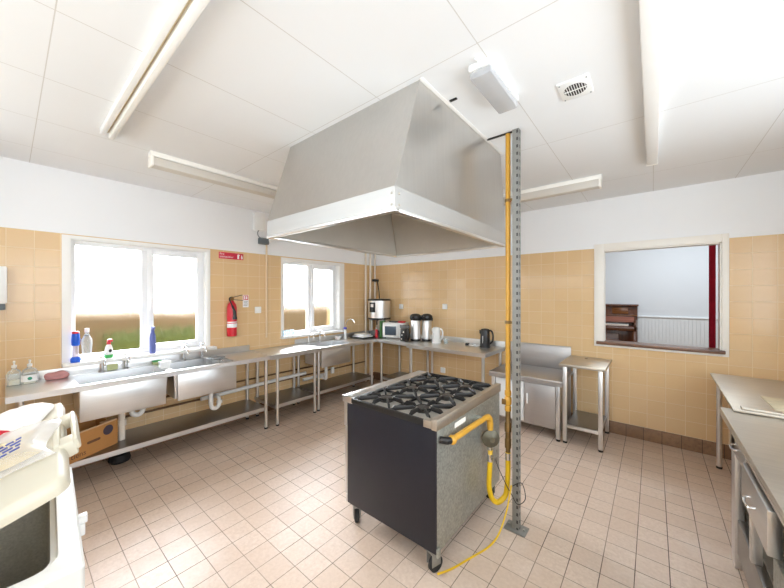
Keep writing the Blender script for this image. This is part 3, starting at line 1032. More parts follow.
s2 = thing('sink_unit', 'single bowl steel sink unit beneath the smaller window', 'sink unit', (.28, -1.0, 0), 'steel sink units along the window wall')
top_with_bowls(.02, FX + .01, -1.768, -.02, ZT, [(.1, .52, -1.72 + .06, -1.134)], parent=s2)
put('splashback', B().box(.006, .02, -1.765, -.02, ZT - .02, ZT + .07, .002), M['steelY'], s2)
put('bowl_front', B().box(.522, .534, -1.68, -1.134, ZT - .29, ZT - .044, .006), M['steelY'], s2)
for x, y in ((.06, -1.735), (.535, -1.735), (.06, -.62), (.535, -.66)):
    leg(s2, x, y, ZT - .012, .019)
bottom_shelf(s2, .03, .5, -1.75, -.58, .25)
for y in (-1.564, -1.358):
    tap(s2, .075, y, ZT, 0)
b = B().tube(spline([(.06, -.8, ZT), (.06, -.8, ZT + .2), (.07, -.79, ZT + .28), (.11, -.76, ZT + .32), (.16, -.72, ZT + .3), (.175, -.71, ZT + .25)], 5), .0085, 10).lathe((.06, -.8, ZT), [(.022, 0), (.022, .02), (.012, .03)], 14)
put('swan_neck_tap', b, M['chrome'], s2)
put('waste_trap', B().cyl((.28, -1.4, .335), (.28, -1.4, ZT - .28), .022, 14).cyl((.28, -1.4, .335), (.08, -1.4, .335), .02, 14), M['whitepl'], s2)
put('plug_socket_box', B().box(.29, .32, -1.32, -1.27, .40, .49, .004), M['whitepl'], s2)

# pipes on the window wall
for nm, lab, pts, r, mat in (
        ('water_pipe', 'thin brown water pipe along the wall above the waste pipe', [(.04, -3.5, .5), (.04, -1.0, .5), (.04, -.9, .51), (.04, -.88, .62), (.04, -.88, .8)], .011, 'copper'),
        ('water_pipe', 'lower thin brown pipe running behind the sink shelf', [(.035, -4.4, .385), (.035, -3.2, .385), (.035, -.3, .385)], .011, 'copper'),
        ('waste_pipe', 'thick white waste pipe low on the wall behind the sinks', [(.075, -3.05, .40), (.075, -2.0, .425), (.075, -1.62, .43)], .024, 'whitepl'),
        ('waste_pipe', 'short white waste pipe below the single sink bowl', [(.07, -1.66, .335), (.07, -1.25, .34)], .024, 'whitepl')):
    solo(nm, B().tube(pts, r, 12), M[mat], lab, 'pipe', (.04, -2, pts[0][2]))
for y, lab, zt_, zb_ in ((-.30, 'white vertical pipe in the room corner, nearest the window', H, .02), (-.18, 'middle white vertical pipe in the room corner', H, .02), (-.05, 'white vertical pipe in the corner with a dark valve', H, 1.2)):
    t = thing('riser_pipe', lab, 'pipe', (.045, y, zb_), 'white vertical pipes in the room corner')
    put('pipe', B().cyl((.045, y, zb_), (.045, y, zt_), .018, 14), M['pipe'], t)
    if y == -.05:
        v = put('valve', B().cyl((.03, y - .06, 1.875), (.11, y + .03, 1.875), .022, 12).sph((.05, y, 1.875), .03), M['iron'], t)
        put('hose', B().tube(spline([(.1, y - .0, 1.875), (.14, y - .03, 1.82), (.2, y - .06, 1.66), (.23, -.13, 1.535)], 5), .009, 8), M['iron'], t)

solo('rubber_bowl', B().lathe((.13, -3.78, 0), [(.075, 0), (.085, .02), (.075, .07), (.03, .08)], 28), M['rubber'], 'round black rubber bowl on the floor under the sink shelf', 'bowl', (.13, -3.78, 0))

# ------------------------------------------------------------------ back wall counters
t = thing('corner_counter', 'short steel counter in the corner under the microwave', 'counter', (.93, -.3, 0))
b = B().box(FX + .014, 1.272, -.58, -.02, ZT - .01, ZT, .002).box(FX + .014, 1.272, -.58, -.57, ZT - .05, ZT - .01).box(1.262, 1.272, -.57, -.02, ZT - .05, ZT - .01)
put('worktop', b, M['steelX'], t, 0)
put('splashback', B().box(FX + .014, 1.272, -.02, -.006, ZT - .02, ZT + .06, .002), M['steelX'], t)
for x in (.64, 1.235):
    for y in (-.54, -.06):
        leg(t, x, y, ZT - .01, .019)
bottom_shelf(t, .65, 1.22, -.52, -.06, .25)
t = thing('steel_table', 'steel table against the back wall carrying the airpots and kettles', 'table', (1.87, -.35, 0), 'steel tables')
b = B().box(1.28, 2.5, -.71, -.03, ZT - .012, ZT, .002).box(1.28, 2.5, -.71, -.70, ZT - .05, ZT - .012).box(2.49, 2.5, -.70, -.03, ZT - .05, ZT - .012).box(1.28, 1.29, -.70, -.03, ZT - .05, ZT - .012)
put('worktop', b, M['steelX'], t, 0)
put('splashback', B().box(1.28, 2.5, -.03, -.016, ZT - .02, ZT + .075, .002), M['steelX'], t)
for x in (1.33, 2.45):
    for y in (-.66, -.08):
        leg(t, x, y, ZT - .012, .019)
put('crossbar', B().cyl((1.33, -.08, .3), (2.45, -.08, .3), .012, 10), M['steelX'], t)

# steel cupboard with tall splashback
t = thing('steel_cupboard', 'low stainless cupboard with tall splashback behind the post', 'cupboard', (2.94, -.34, 0))
ZC = .66
put('body', B().box(2.56, 3.315, -.6, -.03, .1, ZC - .03, .003), M['dull'], t)
put('worktop', B().box(2.53, 3.345, -.665, -.02, ZC - .03, ZC, .004).box(2.53, 3.345, -.665, -.655, ZC - .06, ZC - .03), M['dull'], t)
put('splashback', B().box(2.53, 3.315, -.02, -.004, ZC - .01, .95, .002).box(2.53, 3.315, -.045, -.004, .945, .955, .002), M['dull'], t)
d = put('door', B().box(2.94, 3.27, -.622, -.602, .125, ZC - .075, .004), M['dull'], t)
put('door_handle', B().box(2.965, 2.98, -.637, -.622, .34, .46, .004), M['whitepl'], d)
d = put('door', B().box(2.6, 2.93, -.622, -.602, .125, ZC - .075, .004), M['whitepl'], t)
put('door_handle', B().box(2.89, 2.905, -.637, -.622, .34, .46, .004), M['whitepl'], d)
for x in (2.575, 3.3):
    for y in (-.63, -.06):
        leg(t, x, y, ZC - .03, .02, sq=True)

t = thing('steel_table', 'small square topped steel table standing below the serving hatch', 'table', (3.51, -.31, 0), 'steel tables')
ZS = .855
put('worktop', B().box(3.31, 3.735, -.655, -.025, ZS - .03, ZS, .004), M['worn'], t)
put('plug_hole', B().cyl((3.5, -.17, ZS), (3.5, -.17, ZS + .002), .016, 14), M['holeshade'], t)
for x in (3.365, 3.69):
    for y in (-.62, -.05):
        leg(t, x, y, ZS - .03, .02, sq=True)
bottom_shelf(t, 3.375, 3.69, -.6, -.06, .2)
put('side_rail', B().box(3.38, 3.68, -.628, -.61, .17, .2, .003), M['steelZ'], t)

# ------------------------------------------------------------------ right hand worktops
t = thing('steel_table', 'food crusted steel table near the hatch at the right edge', 'table', (4.9, -.95, 0), 'steel tables')
ZR = .868
b = B()
b.poly([(4.518, -.265, ZR - .017), (5.28, -.265, ZR - .017), (5.28, -1.5, ZR - .017), (4.5, -1.5, ZR - .017)], (0, 0, .017), .003)
b.box(4.54, 5.28, -1.5, -1.44, ZR, ZR + .016, .004)
put('worktop', b, M['worn'], t)
put('pastry_board', B().box(4.7, 5.27, -1.42, -1.02, ZR, ZR + .006, .002), plain('floury_board', srgb(196, 182, 152), .6, var=.3, scale=20), t)
for x in (4.575, 5.22):
    for y in (-.29, -1.36):
        leg(t, x, y, ZR - .017, .02)

t = thing('hot_cupboard', 'worn steel counter with an open drawer at the right edge', 'counter', (4.88, -2.5, 0))
ZW, XF = .848, 4.472
put('worktop', B().box(4.45, 5.28, -3.6, -1.42, ZW - .03, ZW, .004).box(4.45, 4.46, -3.6, -1.42, ZW - .045, ZW - .03), M['worn'], t)
put('stile', B().box(XF, XF + .04, -1.76, -1.66, 0, ZW - .03, .003), M['steelZ'], t)
put('stile', B().box(XF, XF + .04, -2.16, -2.12, .29, .6, .003), M['steelZ'], t)
put('stile', B().box(XF, XF + .04, -3.58, -3.52, 0, ZW - .03, .003), M['steelZ'], t)
put('side_panel', B().box(XF + .04, 5.28, -1.68, -1.66, .05, ZW - .03), M['worn'], t)
put('side_panel', B().box(XF + .04, 5.28, -3.58, -3.56, .05, ZW - .03), M['worn'], t)
put('back_panel', B().box(5.26, 5.28, -3.56, -1.68, .05, ZW - .03), M['worn'], t)
put('bottom_rail', B().box(XF + .012, XF + .05, -3.52, -1.76, .09, .29, .003), M['shelf'], t)
put('floor_panel', B().box(XF + .05, 5.26, -3.56, -1.68, .28, .3), M['worn'], t)
def drawer(y0, y1, out, z0, z1):
    x = XF - out
    d = put('drawer', B().box(x - .0, x + .04, y0, y1, z0, z1, .003), M['steelY'], t)
    bx = B()
    bx.box(x + .04, x + .55, y0 + .03, y0 + .035, z0 + .02, z1 - .02).box(x + .04, x + .55, y1 - .035, y1 - .03, z0 + .02, z1 - .02).box(x + .04, x + .55, y0 + .03, y1 - .03, z0 + .02, z0 + .025).box(x + .545, x + .55, y0 + .03, y1 - .03, z0 + .02, z1 - .02)
    put('drawer_box', bx, M['worn'], d, 0)
    ym, zm = (y0 + y1) / 2, (z0 + z1) / 2
    put('drawer_handle', B().tube(spline([(x + .002, ym - .05, zm), (x - .018, ym - .045, zm - .005), (x - .024, ym, zm - .008), (x - .018, ym + .045, zm - .005), (x + .002, ym + .05, zm)], 4), .006, 10), M['chrome'], d)


drawer(-2.04, -1.6, .0, .665, .795)
drawer(-2.62, -2.16, .032, .6, .775)
put('galvanised_door', B().box(XF - .006, XF + .03, -3.5, -2.56, .1, .58, .006), M['galv'], t)
for y in (-1.72, -3.55):
    put('foot', B().cyl((5.2, y, 0), (5.2, y, .06), .02, 12), M['rubber'], t)
b = B()
for k in range(6):
    b.box(4.56, 4.86, -2.5 + k * .004, -2.2 + k * .006, .301 + k * .012, .311 + k * .012)
solo('paper_stack', b, M['paper'], 'white papers stacked on the shelf inside the open counter', 'papers', (4.71, -2.35, .3))

# ------------------------------------------------------------------ chest freezer with raised lid
fr = thing('chest_freezer', 'white chest freezer with cream lid propped open', 'freezer', (2.5, -4.65, 0))
yaw = math.radians(-3.2)
A0 = Vector((2.882, -4.333, 0))
FL, FD, FZ = .76, .66, .85
RM = Matrix.Translation(A0) @ Matrix.Rotation(yaw, 4, 'Z')      # local: x from 0 to -FL, y from 0 to -FD


def rrect(x0, x1, y0, y1, z, r, n=6):
    o = []
    for cx, cy, a0 in ((x1 - r, y1 - r, 0), (x0 + r, y1 - r, PI / 2), (x0 + r, y0 + r, PI), (x1 - r, y0 + r, 1.5 * PI)):
        for k in range(n + 1):
            a = a0 + PI / 2 * k / n
            o.append((cx + r * math.cos(a), cy + r * math.sin(a), z))
    return o


rings = [rrect(-FL, 0, -FD, 0, 0.03, .012), rrect(-FL, 0, -FD, 0, FZ - .006, .012), rrect(-FL + .006, -.006, -FD + .006, -.006, FZ, .01),
         rrect(-FL + .052, -.05, -FD + .052, -.05, FZ, .06), rrect(-FL + .056, -.054, -FD + .056, -.054, FZ - .012, .06), rrect(-FL + .07, -.066, -FD + .07, -.066, FZ - .016, .055)]
n = len(rings[0])
pts = [p for r in rings for p in r]
F = [tuple(range(n))]
for i in range(len(rings) - 1):
    for k in range(n):
        F.append((i * n + k, i * n + (k + 1) % n, (i + 1) * n + (k + 1) % n, (i + 1) * n + k))
put('cabinet', B().quads(pts, F).xf(RM), M['freezer'], fr, 40)
r2 = [rrect(-FL + .07, -.066, -FD + .07, -.066, FZ - .0165, .055), rrect(-FL + .075, -.072, -FD + .075, -.072, .2, .05)]
pts = [p for r in r2 for p in r]
F = [tuple(range(n, 2 * n))] + [(k, (k + 1) % n, n + (k + 1) % n, n + k) for k in range(n)]
put('liner', B().quads(pts, F).xf(RM), M['liner'], fr, 40)
put('gasket_ledge', B().box(-FL + .078, -.075, -FD + .078, -.085, .2, .36, .02).xf(RM), M['freezer'], fr) if False else None
put('compressor_step', B().box(-.32, -.08, -FD + .09, -.085, .2, .5, .02).xf(RM), M['freezer'], fr)
put('latch', B().box(-.345, -.305, 0, .018, .765, .805, .004).box(-.34, -.31, .0, .024, .805, .83, .003).xf(RM), M['whitepl'], fr)
put('base_feet', B().box(-FL + .04, -.04, -FD + .04, -.04, 0, .03).xf(RM), M['rubber'], fr)
# lid: hinge along the rear, front edge raised
NR, FR_ = Vector((2.835, -4.368, 1.09)), Vector((2.06, -4.318, 1.135))
HN, HF = Vector((2.85, -4.985, .885)), Vector((2.09, -4.94, .885))
ux = (FR_ - NR); uy = (HN - NR)
def lp(u, v, w):            # u along the front edge, v to the hinge, w up
    p = NR * (1 - u) * (1 - v) + FR_ * u * (1 - v) + HN * (1 - u) * v + HF * u * v
    nrm = (HN - NR).cross(FR_ - NR).normalized()
    if nrm.z < 0: nrm = -nrm
    return p + nrm * w
# bow the lid outline: rounded front corners
out_uv = []
for (cu, cv, a0) in ((.05, .05, PI), (.95, .05, 1.5 * PI), (.97, .97, 0), (.03, .97, PI / 2)):
    ru, rv = (.05, .05) if cv < .5 else (.03, .03)
    for k in range(6):
        a = a0 + PI / 2 * k / 5
        out_uv.append((cu + ru * math.cos(a), cv + rv * math.sin(a)))
b = B()
N = len(out_uv)
lv = [(.012, 1.0), (.03, 1.0), (.042, .992), (.05, .96)]
pts = []
for w_, sc_ in lv:
    for u, v in out_uv:
        pts.append(lp(.5 + (u - .5) * sc_, .5 + (v - .5) * sc_, w_ - .05))
F = [tuple(range(N)), tuple(range(3 * N, 4 * N))]
for i in range(3):
    for k in range(N):
        F.append((i * N + k, i * N + (k + 1) % N, (i + 1) * N + (k + 1) % N, (i + 1) * N + k))
lid = put('lid', b.quads(pts, F), M['lid'], fr, 50)
pts = []
for w_, sc_ in ((-.05, .93), (-.0385, .975)):
    for u, v in out_uv:
        pts.append(lp(.5 + (u - .5) * sc_, .5 + (v - .5) * sc_, w_))
F = [tuple(range(N)), tuple(range(N, 2 * N))] + [(k, (k + 1) % N, N + (k + 1) % N, N + k) for k in range(N)]
put('lid_lining', B().quads(pts, F), M['lidedge'], lid, 50)
# loop handle standing off the front of the lid
dU = (FR_ - NR).normalized()
dV = (NR - HN).normalized()
nz = dV.cross(dU).normalized()
if nz.z < 0: nz = -nz
def hp(u, v, w): return NR + dU * u + dV * v + nz * w
b = B()
def bar(u0, u1, v0, v1, w0, w1):
    P = [hp(u, v, w) for w in (w0, w1) for (u, v) in ((u0, v0), (u1, v0), (u1, v1), (u0, v1))]
    tmp = bmesh.new()
    vv = [tmp.verts.new(p) for p in P]
    for f in ((3, 2, 1, 0), (4, 5, 6, 7), (0, 1, 5, 4), (1, 2, 6, 5), (2, 3, 7, 6), (3, 0, 4, 7)):
        tmp.faces.new([vv[i] for i in f])
    bmesh.ops.recalc_face_normals(tmp, faces=tmp.faces)
    bmesh.ops.bevel(tmp, geom=list(tmp.edges), offset=.008, segments=2, profile=.5, affect='EDGES')
    b.merge(tmp)
LQ = (FR_ - NR).length
bar(.30 * LQ, .70 * LQ, .02, .036, -.035, .004)
bar(.30 * LQ, .39 * LQ, -.015, .025, -.05, .004)
bar(.60 * LQ, .69 * LQ, -.015, .025, -.035, .004)
bar(.31 * LQ, .68 * LQ, -.026, -.006, -.035, .010)
put('lid_handle', b, M['lid'], lid)
put('hinge_block', B().box(2.2, 2.75, -5.03, -4.96, .8, .87, .008), M['freezer'], fr)

# plastic bag of paper on the lid
def lidz(u, v): return lp(u, v, .008)
bag = thing('plastic_bag', 'clear plastic bag with white wrapper resting on the freezer lid', 'bag', lidz(.45, .25))
def blob(u0, u1, v0, v1, hgt, seed, nu=14, nv=14, lift=.002):
    r = random.Random(seed)
    pts, F = [], []
    for i in range(nu + 1):
        for j in range(nv + 1):
            a, c = i / nu, j / nv
            e = max(0, math.sin(PI * a)) ** .5 * max(0, math.sin(PI * c)) ** .5
            w_ = lift + hgt * e * (1 + .25 * math.sin(7 * a + 3 * c + seed) + r.uniform(-.1, .1))
            u = u0 + (u1 - u0) * a + .02 * math.sin(5 * c + seed)
            v = v0 + (v1 - v0) * c + .03 * math.sin(6 * a + seed)
            pts.append(lp(u, v, w_ + .008))
    k = len(pts)
    for i in range(nu + 1):
        for j in range(nv + 1):
            a, c = i / nu, j / nv
            pts.append(lp(u0 + (u1 - u0) * a + .02 * math.sin(5 * c + seed), v0 + (v1 - v0) * c + .03 * math.sin(6 * a + seed), lift + .007))
    m = nv + 1
    for i in range(nu):
        for j in range(nv):
            F.append((i * m + j, (i + 1) * m + j, (i + 1) * m + j + 1, i * m + j + 1))
            F.append((k + i * m + j, k + i * m + j + 1, k + (i + 1) * m + j + 1, k + (i + 1) * m + j))
    for i in range(nu):
        F.append((i * m, k + i * m, k + (i + 1) * m, (i + 1) * m))
        F.append((i * m + nv, (i + 1) * m + nv, k + (i + 1) * m + nv, k + i * m + nv))
    for j in range(nv):
        F.append((j, j + 1, k + j + 1, k + j))
        F.append((nu * m + j, k + nu * m + j, k + nu * m + j + 1, nu * m + j + 1))
    return B().quads(pts, F)
put('wrapper', blob(.64, 1.02, .06, .5, .05, 1), M['paper'], bag, 60)
put('contents', blob(.34, .66, .1, .48, .04, 4), M['bread'], bag, 60)
put('film', blob(.24, .66, .03, .5, .052, 6), M['film'], bag, 25)
put('red_print', blob(.655, .69, .2, .4, .056, 2, 6, 8), M['redpaper'], bag, 60)
for k in range(4):
    b = B()
    rr = random.Random(k)
    v = .12
    while v < .34 - .02 * k:
        dv = rr.uniform(.012, .035)
        b.tube([lp(.29 + k * .035 - .25 * (v - .12), v, .064), lp(.29 + k * .035 - .25 * (v + dv - .12), v + dv, .064)], .0028, 6)
        v += dv + .008
    put('blue_print', b, M['bluepaper'], bag)

# ------------------------------------------------------------------ cardboard box on the sink shelf
bx = thing('cardboard_box', 'open brown cardboard box with round dark logo on sink shelf', 'box', (.36, -4.05, .252))
cA, cB = Vector((.545, -4.19, .252)), Vector((.335, -3.83, .252))
u_ = (cB - cA).normalized()
n_ = Vector((-u_.y, u_.x, 0))
if n_.x > 0: n_ = -n_
L_, D_, Hh, th_ = (cB - cA).length, .24, .222, .006
up = Vector((0, 0, 1))
def bp_(a, d, z): return cA + u_ * a + n_ * d + up * z
def slab(b, a0, a1, d0, d1, z0, z1):
    P = [bp_(a, d, z) for z in (z0, z1) for (a, d) in ((a0, d0), (a1, d0), (a1, d1), (a0, d1))]
    b.quads(P, ((3, 2, 1, 0), (4, 5, 6, 7), (0, 1, 5, 4), (1, 2, 6, 5), (2, 3, 7, 6), (3, 0, 4, 7)))
def panel(b, d0, d1, prof):
    b.poly([bp_(a, d0, z) for a, z in prof], n_ * (d1 - d0))
def panel_s(b, a0, a1, prof):
    b.poly([bp_(a0, d, z) for d, z in prof], u_ * (a1 - a0))
b = B()
panel(b, 0, th_, [(0, 0), (L_, 0), (L_, Hh - .004), (L_ * .8, Hh), (0, Hh)])
put('front_side', b, M['card'], bx, 0)
b = B()
panel(b, D_ - th_, D_, [(0, 0), (L_, 0), (L_, Hh - .01), (L_ * .9, Hh + .012), (L_ * .8, Hh - .012), (L_ * .62, Hh + .015), (L_ * .55, Hh - .005), (0, Hh + .005)])
put('rear_side', b, M['card'], bx, 0)
b = B()
panel_s(b, L_ - th_, L_, [(th_, 0), (D_ - th_, 0), (D_ - th_, Hh - .01), (D_ * .6, Hh + .0), (D_ * .45, Hh - .03), (th_, Hh - .004)])
put('end_side', b, M['card'], bx, 0)
b = B()
panel_s(b, 0, th_, [(th_, 0), (D_ - th_, 0), (D_ - th_, Hh), (th_, Hh)])
put('end_side', b, M['card'], bx, 0)
b = B()
slab(b, th_, L_ - th_, th_, D_ - th_, 0, th_)
put('bottom', b, M['card'], bx, 0)
b = B()
slab(b, .0, L_ * .99, -.0015, .012, Hh - .005, Hh + .004)
slab(b, L_ * .72, L_ * .98, .0, .05, Hh - .001, Hh + .008)
put('torn_edge', b, M['cardin'], bx, 0)
b = B()
o = [bp_(L_ * .80 + .042 * math.cos(k * PI / 16), -.0005, Hh * .70 + .042 * math.sin(k * PI / 16)) for k in range(32)]
b.poly(o, -n_ * .0012)
put('round_logo', b, M['ink'], bx, 0)
b = B()
o = []
for k in range(16):
    a = PI / 2 + PI * k / 15
    o.append((L_ * .42 + .011 * math.cos(a), Hh * .5 + .011 * math.sin(a)))
for k in range(16):
    a = -PI / 2 + PI * k / 15
    o.append((L_ * .62 + .011 * math.cos(a), Hh * .5 + .011 * math.sin(a)))
b.poly([bp_(a, -.0005, z) for a, z in o], -n_ * .001)
put('hand_slot', b, M['inkbrown'], bx, 0)
text('lettering', 'Ytiens', .058, bp_(.012, -.001, .028), u_, up, M['inkbrown'], bx)

# ------------------------------------------------------------------ small things: window ledge and long sink
ZL = W1[2] + .004
t = thing('bubble_tube', 'blue ended clear tube with red cap on window ledge', 'bottle', (.05, -4.086, ZL), 'bottles on the larger window ledge')
x, y = .05, -4.075
put('base', B().lathe((x, y, ZL), [(.034, 0), (.036, .01), (.034, .035), (.026, .045), (.024, .05)], 20), M['blue'], t)
put('tube', B().lathe((x, y, ZL + .05), [(.021, 0), (.021, .1)], 20), M['tinted'], t)
put('grip', B().lathe((x, y, ZL + .15), [(.022, 0), (.029, .01), (.03, .05), (.027, .1), (.024, .11)], 20), M['blue'], t)
put('cap', B().lathe((x, y, ZL + .26), [(.025, 0), (.025, .014), (.02, .02)], 20), M['red'], t)
t = thing('glass_bottle', 'tall clear glass bottle with white cap on window ledge', 'bottle', (.05, -4.0, ZL), 'bottles on the larger window ledge')
x, y = .05, -4.0
put('body', B().lathe((x, y, ZL), [(.03, 0), (.035, .006), (.035, .03), (.031, .04), (.033, .09), (.038, .16), (.036, .2), (.02, .235), (.014, .245), (.014, .27)], 24), M['clear'], t)
put('neck_band', B().lathe((x, y, ZL + .232), [(.021, 0), (.018, .014)], 20), M['grey'], t)
put('cap', B().lathe((x, y, ZL + .266), [(.017, 0), (.018, .03), (.014, .036)], 20), M['whitepl'], t)
t = thing('cleaner_bottle', 'white bottle with red nozzle and green base on window ledge', 'bottle', (.05, -3.85, ZL), 'bottles on the larger window ledge')
x, y = .05, -3.847
put('body', B().lathe((x, y, ZL), [(.028, 0), (.03, .006), (.03, .05), (.029, .09), (.02, .125), (.013, .135)], 20, sx=.7, sy=1.0), M['whitepl'], t)
put('green_label', B().lathe((x, y, ZL + .006), [(.031, 0), (.0312, .032)], 20, sx=.72), M['green'], t)
put('brown_logo', B().lathe((x + .018, y + .008, ZL + .075), [(.012, 0), (.012, .004)], 14, 'x', sx=1.3), M['iron'], t)
put('nozzle', B().lathe((x, y, ZL + .135), [(.013, 0), (.014, .022), (.009, .03)], 14).box(x - .01, x + .03, y - .012, y + .025, ZL + .16, ZL + .185, .005), M['red'], t)
t = thing('spray_bottle', 'tall blue spray bottle standing before the window mullion', 'bottle', (.05, -3.5, ZL), 'bottles on the larger window ledge')
x, y = .05, -3.5
put('body', B().lathe((x, y, ZL), [(.025, 0), (.027, .006), (.027, .16), (.022, .2), (.013, .225)], 20, sx=.8), M['navy'], t)
put('trigger_head', B().lathe((x, y, ZL + .225), [(.014, 0), (.015, .02), (.011, .03)], 14).box(x - .014, x + .045, y - .012, y + .012, ZL + .25, ZL + .28, .006).box(x + .02, x + .028, y - .008, y + .008, ZL + .21, ZL + .255, .003), M['navy'], t)


def soap(x, y, label, lvl, lab, r):
    t = thing('soap_dispenser', label, 'soap dispenser', (x, y, ZT), 'soap dispensers on the sink end')
    put('bottle', B().lathe((x, y, ZT), [(r * .95, 0), (r, .006), (r, .085), (r * .8, .115), (.013, .13), (.013, .14)], 20, sy=1.15, sx=.8), M['clear'], t)
    put('liquid', B().lathe((x, y, ZT + .003), [(r * .9, 0), (r * .94, .005), (r * .94, lvl)], 20, sy=1.13, sx=.78), M['soap'], t)
    p = put('pump', B().lathe((x, y, ZT + .14), [(.015, 0), (.015, .02), (.005, .024), (.005, .05)], 12).box(x - .008, x + .04, y - .007, y + .007, ZT + .182, ZT + .197, .004), M['whitepl'], t)
    if lab:
        put('label_band', B().lathe((x, y, ZT + .018), [(r * 1.01, 0), (r * 1.015, .055)], 20, sy=1.15, sx=.82), M['white'], t)
        put('green_emblem', B().lathe((x + r * .84, y, ZT + .045), [(.013, 0), (.013, .004)], 14, 'x'), M['labelgreen'], t)
soap(.105, -4.435, 'clear pump soap bottle at the far left sink end', .035, False, .036)
soap(.115, -4.352, 'pump soap bottle with white label and green emblem', .07, True, .042)
b = B()
b.sph((.1, -4.195, ZT + .032), .04, .078, .034, 24)
for v in b.bm.verts:
    if v.co.z < ZT + .02: v.co.z = ZT + .002 + (v.co.z - ZT) * .1
    v.co.z += .006 * math.sin(60 * v.co.y) * (v.co.z > ZT + .03)
solo('cloth_bundle', b, M['pink'], 'folded dusty pink cloth bundle on the sink top', 'cloth', (.1, -4.195, ZT))
solo('sponge', B().box(.04, .06, -3.86, -3.78, ZT + .003, ZT + .06, .006).xf(Matrix.Translation((.0, .0, 0))), M['sponge'], 'pale green sponge leaning between the left taps', 'sponge', (.05, -3.82, ZT))
t = thing('scouring_pad', 'green scouring pad on a yellow sponge by the bowl divider', 'sponge', (.06, -3.466, ZT))
put('sponge', B().box(.035, .085, -3.505, -3.428, ZT + .001, ZT + .028, .005), M['sponge'], t)
put('scourer', B().box(.035, .085, -3.505, -3.428, ZT + .028, ZT + .04, .004), M['green'], t)
t = thing('plastic_tub', 'small square white plastic tub beside the second bowl', 'tub', (.35, -3.47, ZT))
b = B()
c0 = Vector((.33, -3.47, ZT + .001))
o = ring(-.04, .04, -.045, .045, .068) + ring(-.032, .032, -.036, .036, .002) + ring(-.037, .037, -.042, .042, .068) + ring(-.029, .029, -.033, .033, .006)
F = [(4, 5, 6, 7), (12, 13, 14, 15)]
for k in range(4):
    j = (k + 1) % 4
    F += [(k, j, 4 + j, 4 + k), (8 + k, 8 + j, 12 + j, 12 + k), (k, j, 8 + j, 8 + k)]
put('tub', b.quads([Vector(p) + c0 for p in o], F), M['whitepl'], t, 0)
put('spout', B().cyl(c0 + Vector((0, 0, .05)), c0 + Vector((0, .0, .1)), .004, 8), M['whitepl'], t)
t = thing('dish_rack', 'low wire draining basket in the right end of the sink', 'basket', (.3, -2.93, ZT))
b = B()
for k in range(9):
    x = .13 + k * .045
    b.tube([(x, -3.05, ZT - .1), (x, -3.04, ZT + .012), (x, -2.9, ZT + .012)], .003, 6)
for y in (-3.04, -2.97, -2.9):
    b.cyl((.12, y, ZT + .014), (.5, y, ZT + .014), .004, 8)
put('wires', b, M['chrome'], t)
put('dark_plate', B().lathe((.3, -2.97, ZT + .018), [(.07, 0), (.09, .008), (.085, .012), (.04, .008)], 24), M['grey'], t)

# second ledge
ZL2 = W2[2] + .004
for k, (y, lab) in enumerate(((-1.95, 'clear tumbler at the near end of the small window ledge'), (-1.885, 'clear tumbler second along the small window ledge'), (-1.82, 'clear tumbler with blue tint third along the small ledge'))):
    solo('tumbler', B().lathe((.025, y, ZL2), [(.02, 0), (.024, .004), (.029, .085), (.026, .085), (.021, .01), (0, .008)], 18), clear('tumbler_glass_%d' % k, (.86, .93, .97, 1), .05, .3), lab, 'glass', (.025, y, ZL2), 'tumblers on the small window ledge')
t = thing('soap_bottle', 'white bottle with purple pump standing by the single sink', 'bottle', (.1, -.85, ZT))
put('body', B().lathe((.1, -.85, ZT), [(.024, 0), (.026, .006), (.022, .06), (.026, .11), (.018, .14), (.012, .15)], 18), M['whitepl'], t)
put('cap', B().lathe((.1, -.85, ZT + .15), [(.014, 0), (.03, .01), (.03, .03), (.01, .042)], 18), M['purple'], t)
t = thing('glass_bowl', 'small pale bowl at the back of the single sink', 'bowl', (.12, -1.02, ZT))
put('bowl', B().lathe((.12, -1.03, ZT), [(.03, 0), (.045, .02), (.055, .05), (.052, .05), (.04, .02), (0, .012)], 22), M['whitepl'], t)
t = thing('baking_tray', 'dark tray carrying a folded white cloth beside the corner', 'tray', (.25, -.58, ZT))
b = B()
b.box(.1, .42, -.74, -.44, ZT + .001, ZT + .012, .004).box(.09, .43, -.75, -.74, ZT + .005, ZT + .022, .003).box(.09, .43, -.44, -.43, ZT + .005, ZT + .022, .003).box(.09, .1, -.75, -.43, ZT + .005, ZT + .022, .003).box(.42, .43, -.75, -.43, ZT + .005, ZT + .022, .003)
put('tray', b, M['black'], t)
solo('folded_towel', B().box(.12, .39, -.71, -.47, ZT + .013, ZT + .04, .012).box(.14, .37, -.69, -.49, ZT + .04, ZT + .068, .012), M['whitepl'], 'folded white towel lying on the dark tray', 'towel', (.25, -.58, ZT + .013))

# ------------------------------------------------------------------ back wall appliances
bl = thing('water_boiler', 'steel cylinder water boiler on a dark stand in the corner', 'water boiler', (.33, -.25, ZT))
bc = (.33, -.25)
put('tank', B().lathe((*bc, 1.2), [(.2, 0), (.2, .3)], 40), M['steelZ'], bl)
put('lid', B().lathe((*bc, 1.5), [(.205, 0), (.205, .018), (.19, .03), (.02, .035)], 40), M['black'], bl)
put('base_ring', B().lathe((*bc, 1.165), [(.17, 0), (.203, .01), (.203, .035)], 40), M['black'], bl)
cp = B().box(-.055, .055, -.012, .012, 0, .17, .006).xf(Matrix.Translation((bc[0] + .02, bc[1] - .198, 1.3)) @ Matrix.Rotation(math.radians(6), 4, 'Z'))
pn = put('control_panel', cp, M['black'], bl)
put('display', B().box(-.03, .03, -.015, -.01, .09, .14, .002).xf(Matrix.Translation((bc[0] + .02, bc[1] - .198, 1.3)) @ Matrix.Rotation(math.radians(6), 4, 'Z')), M['led'], pn)
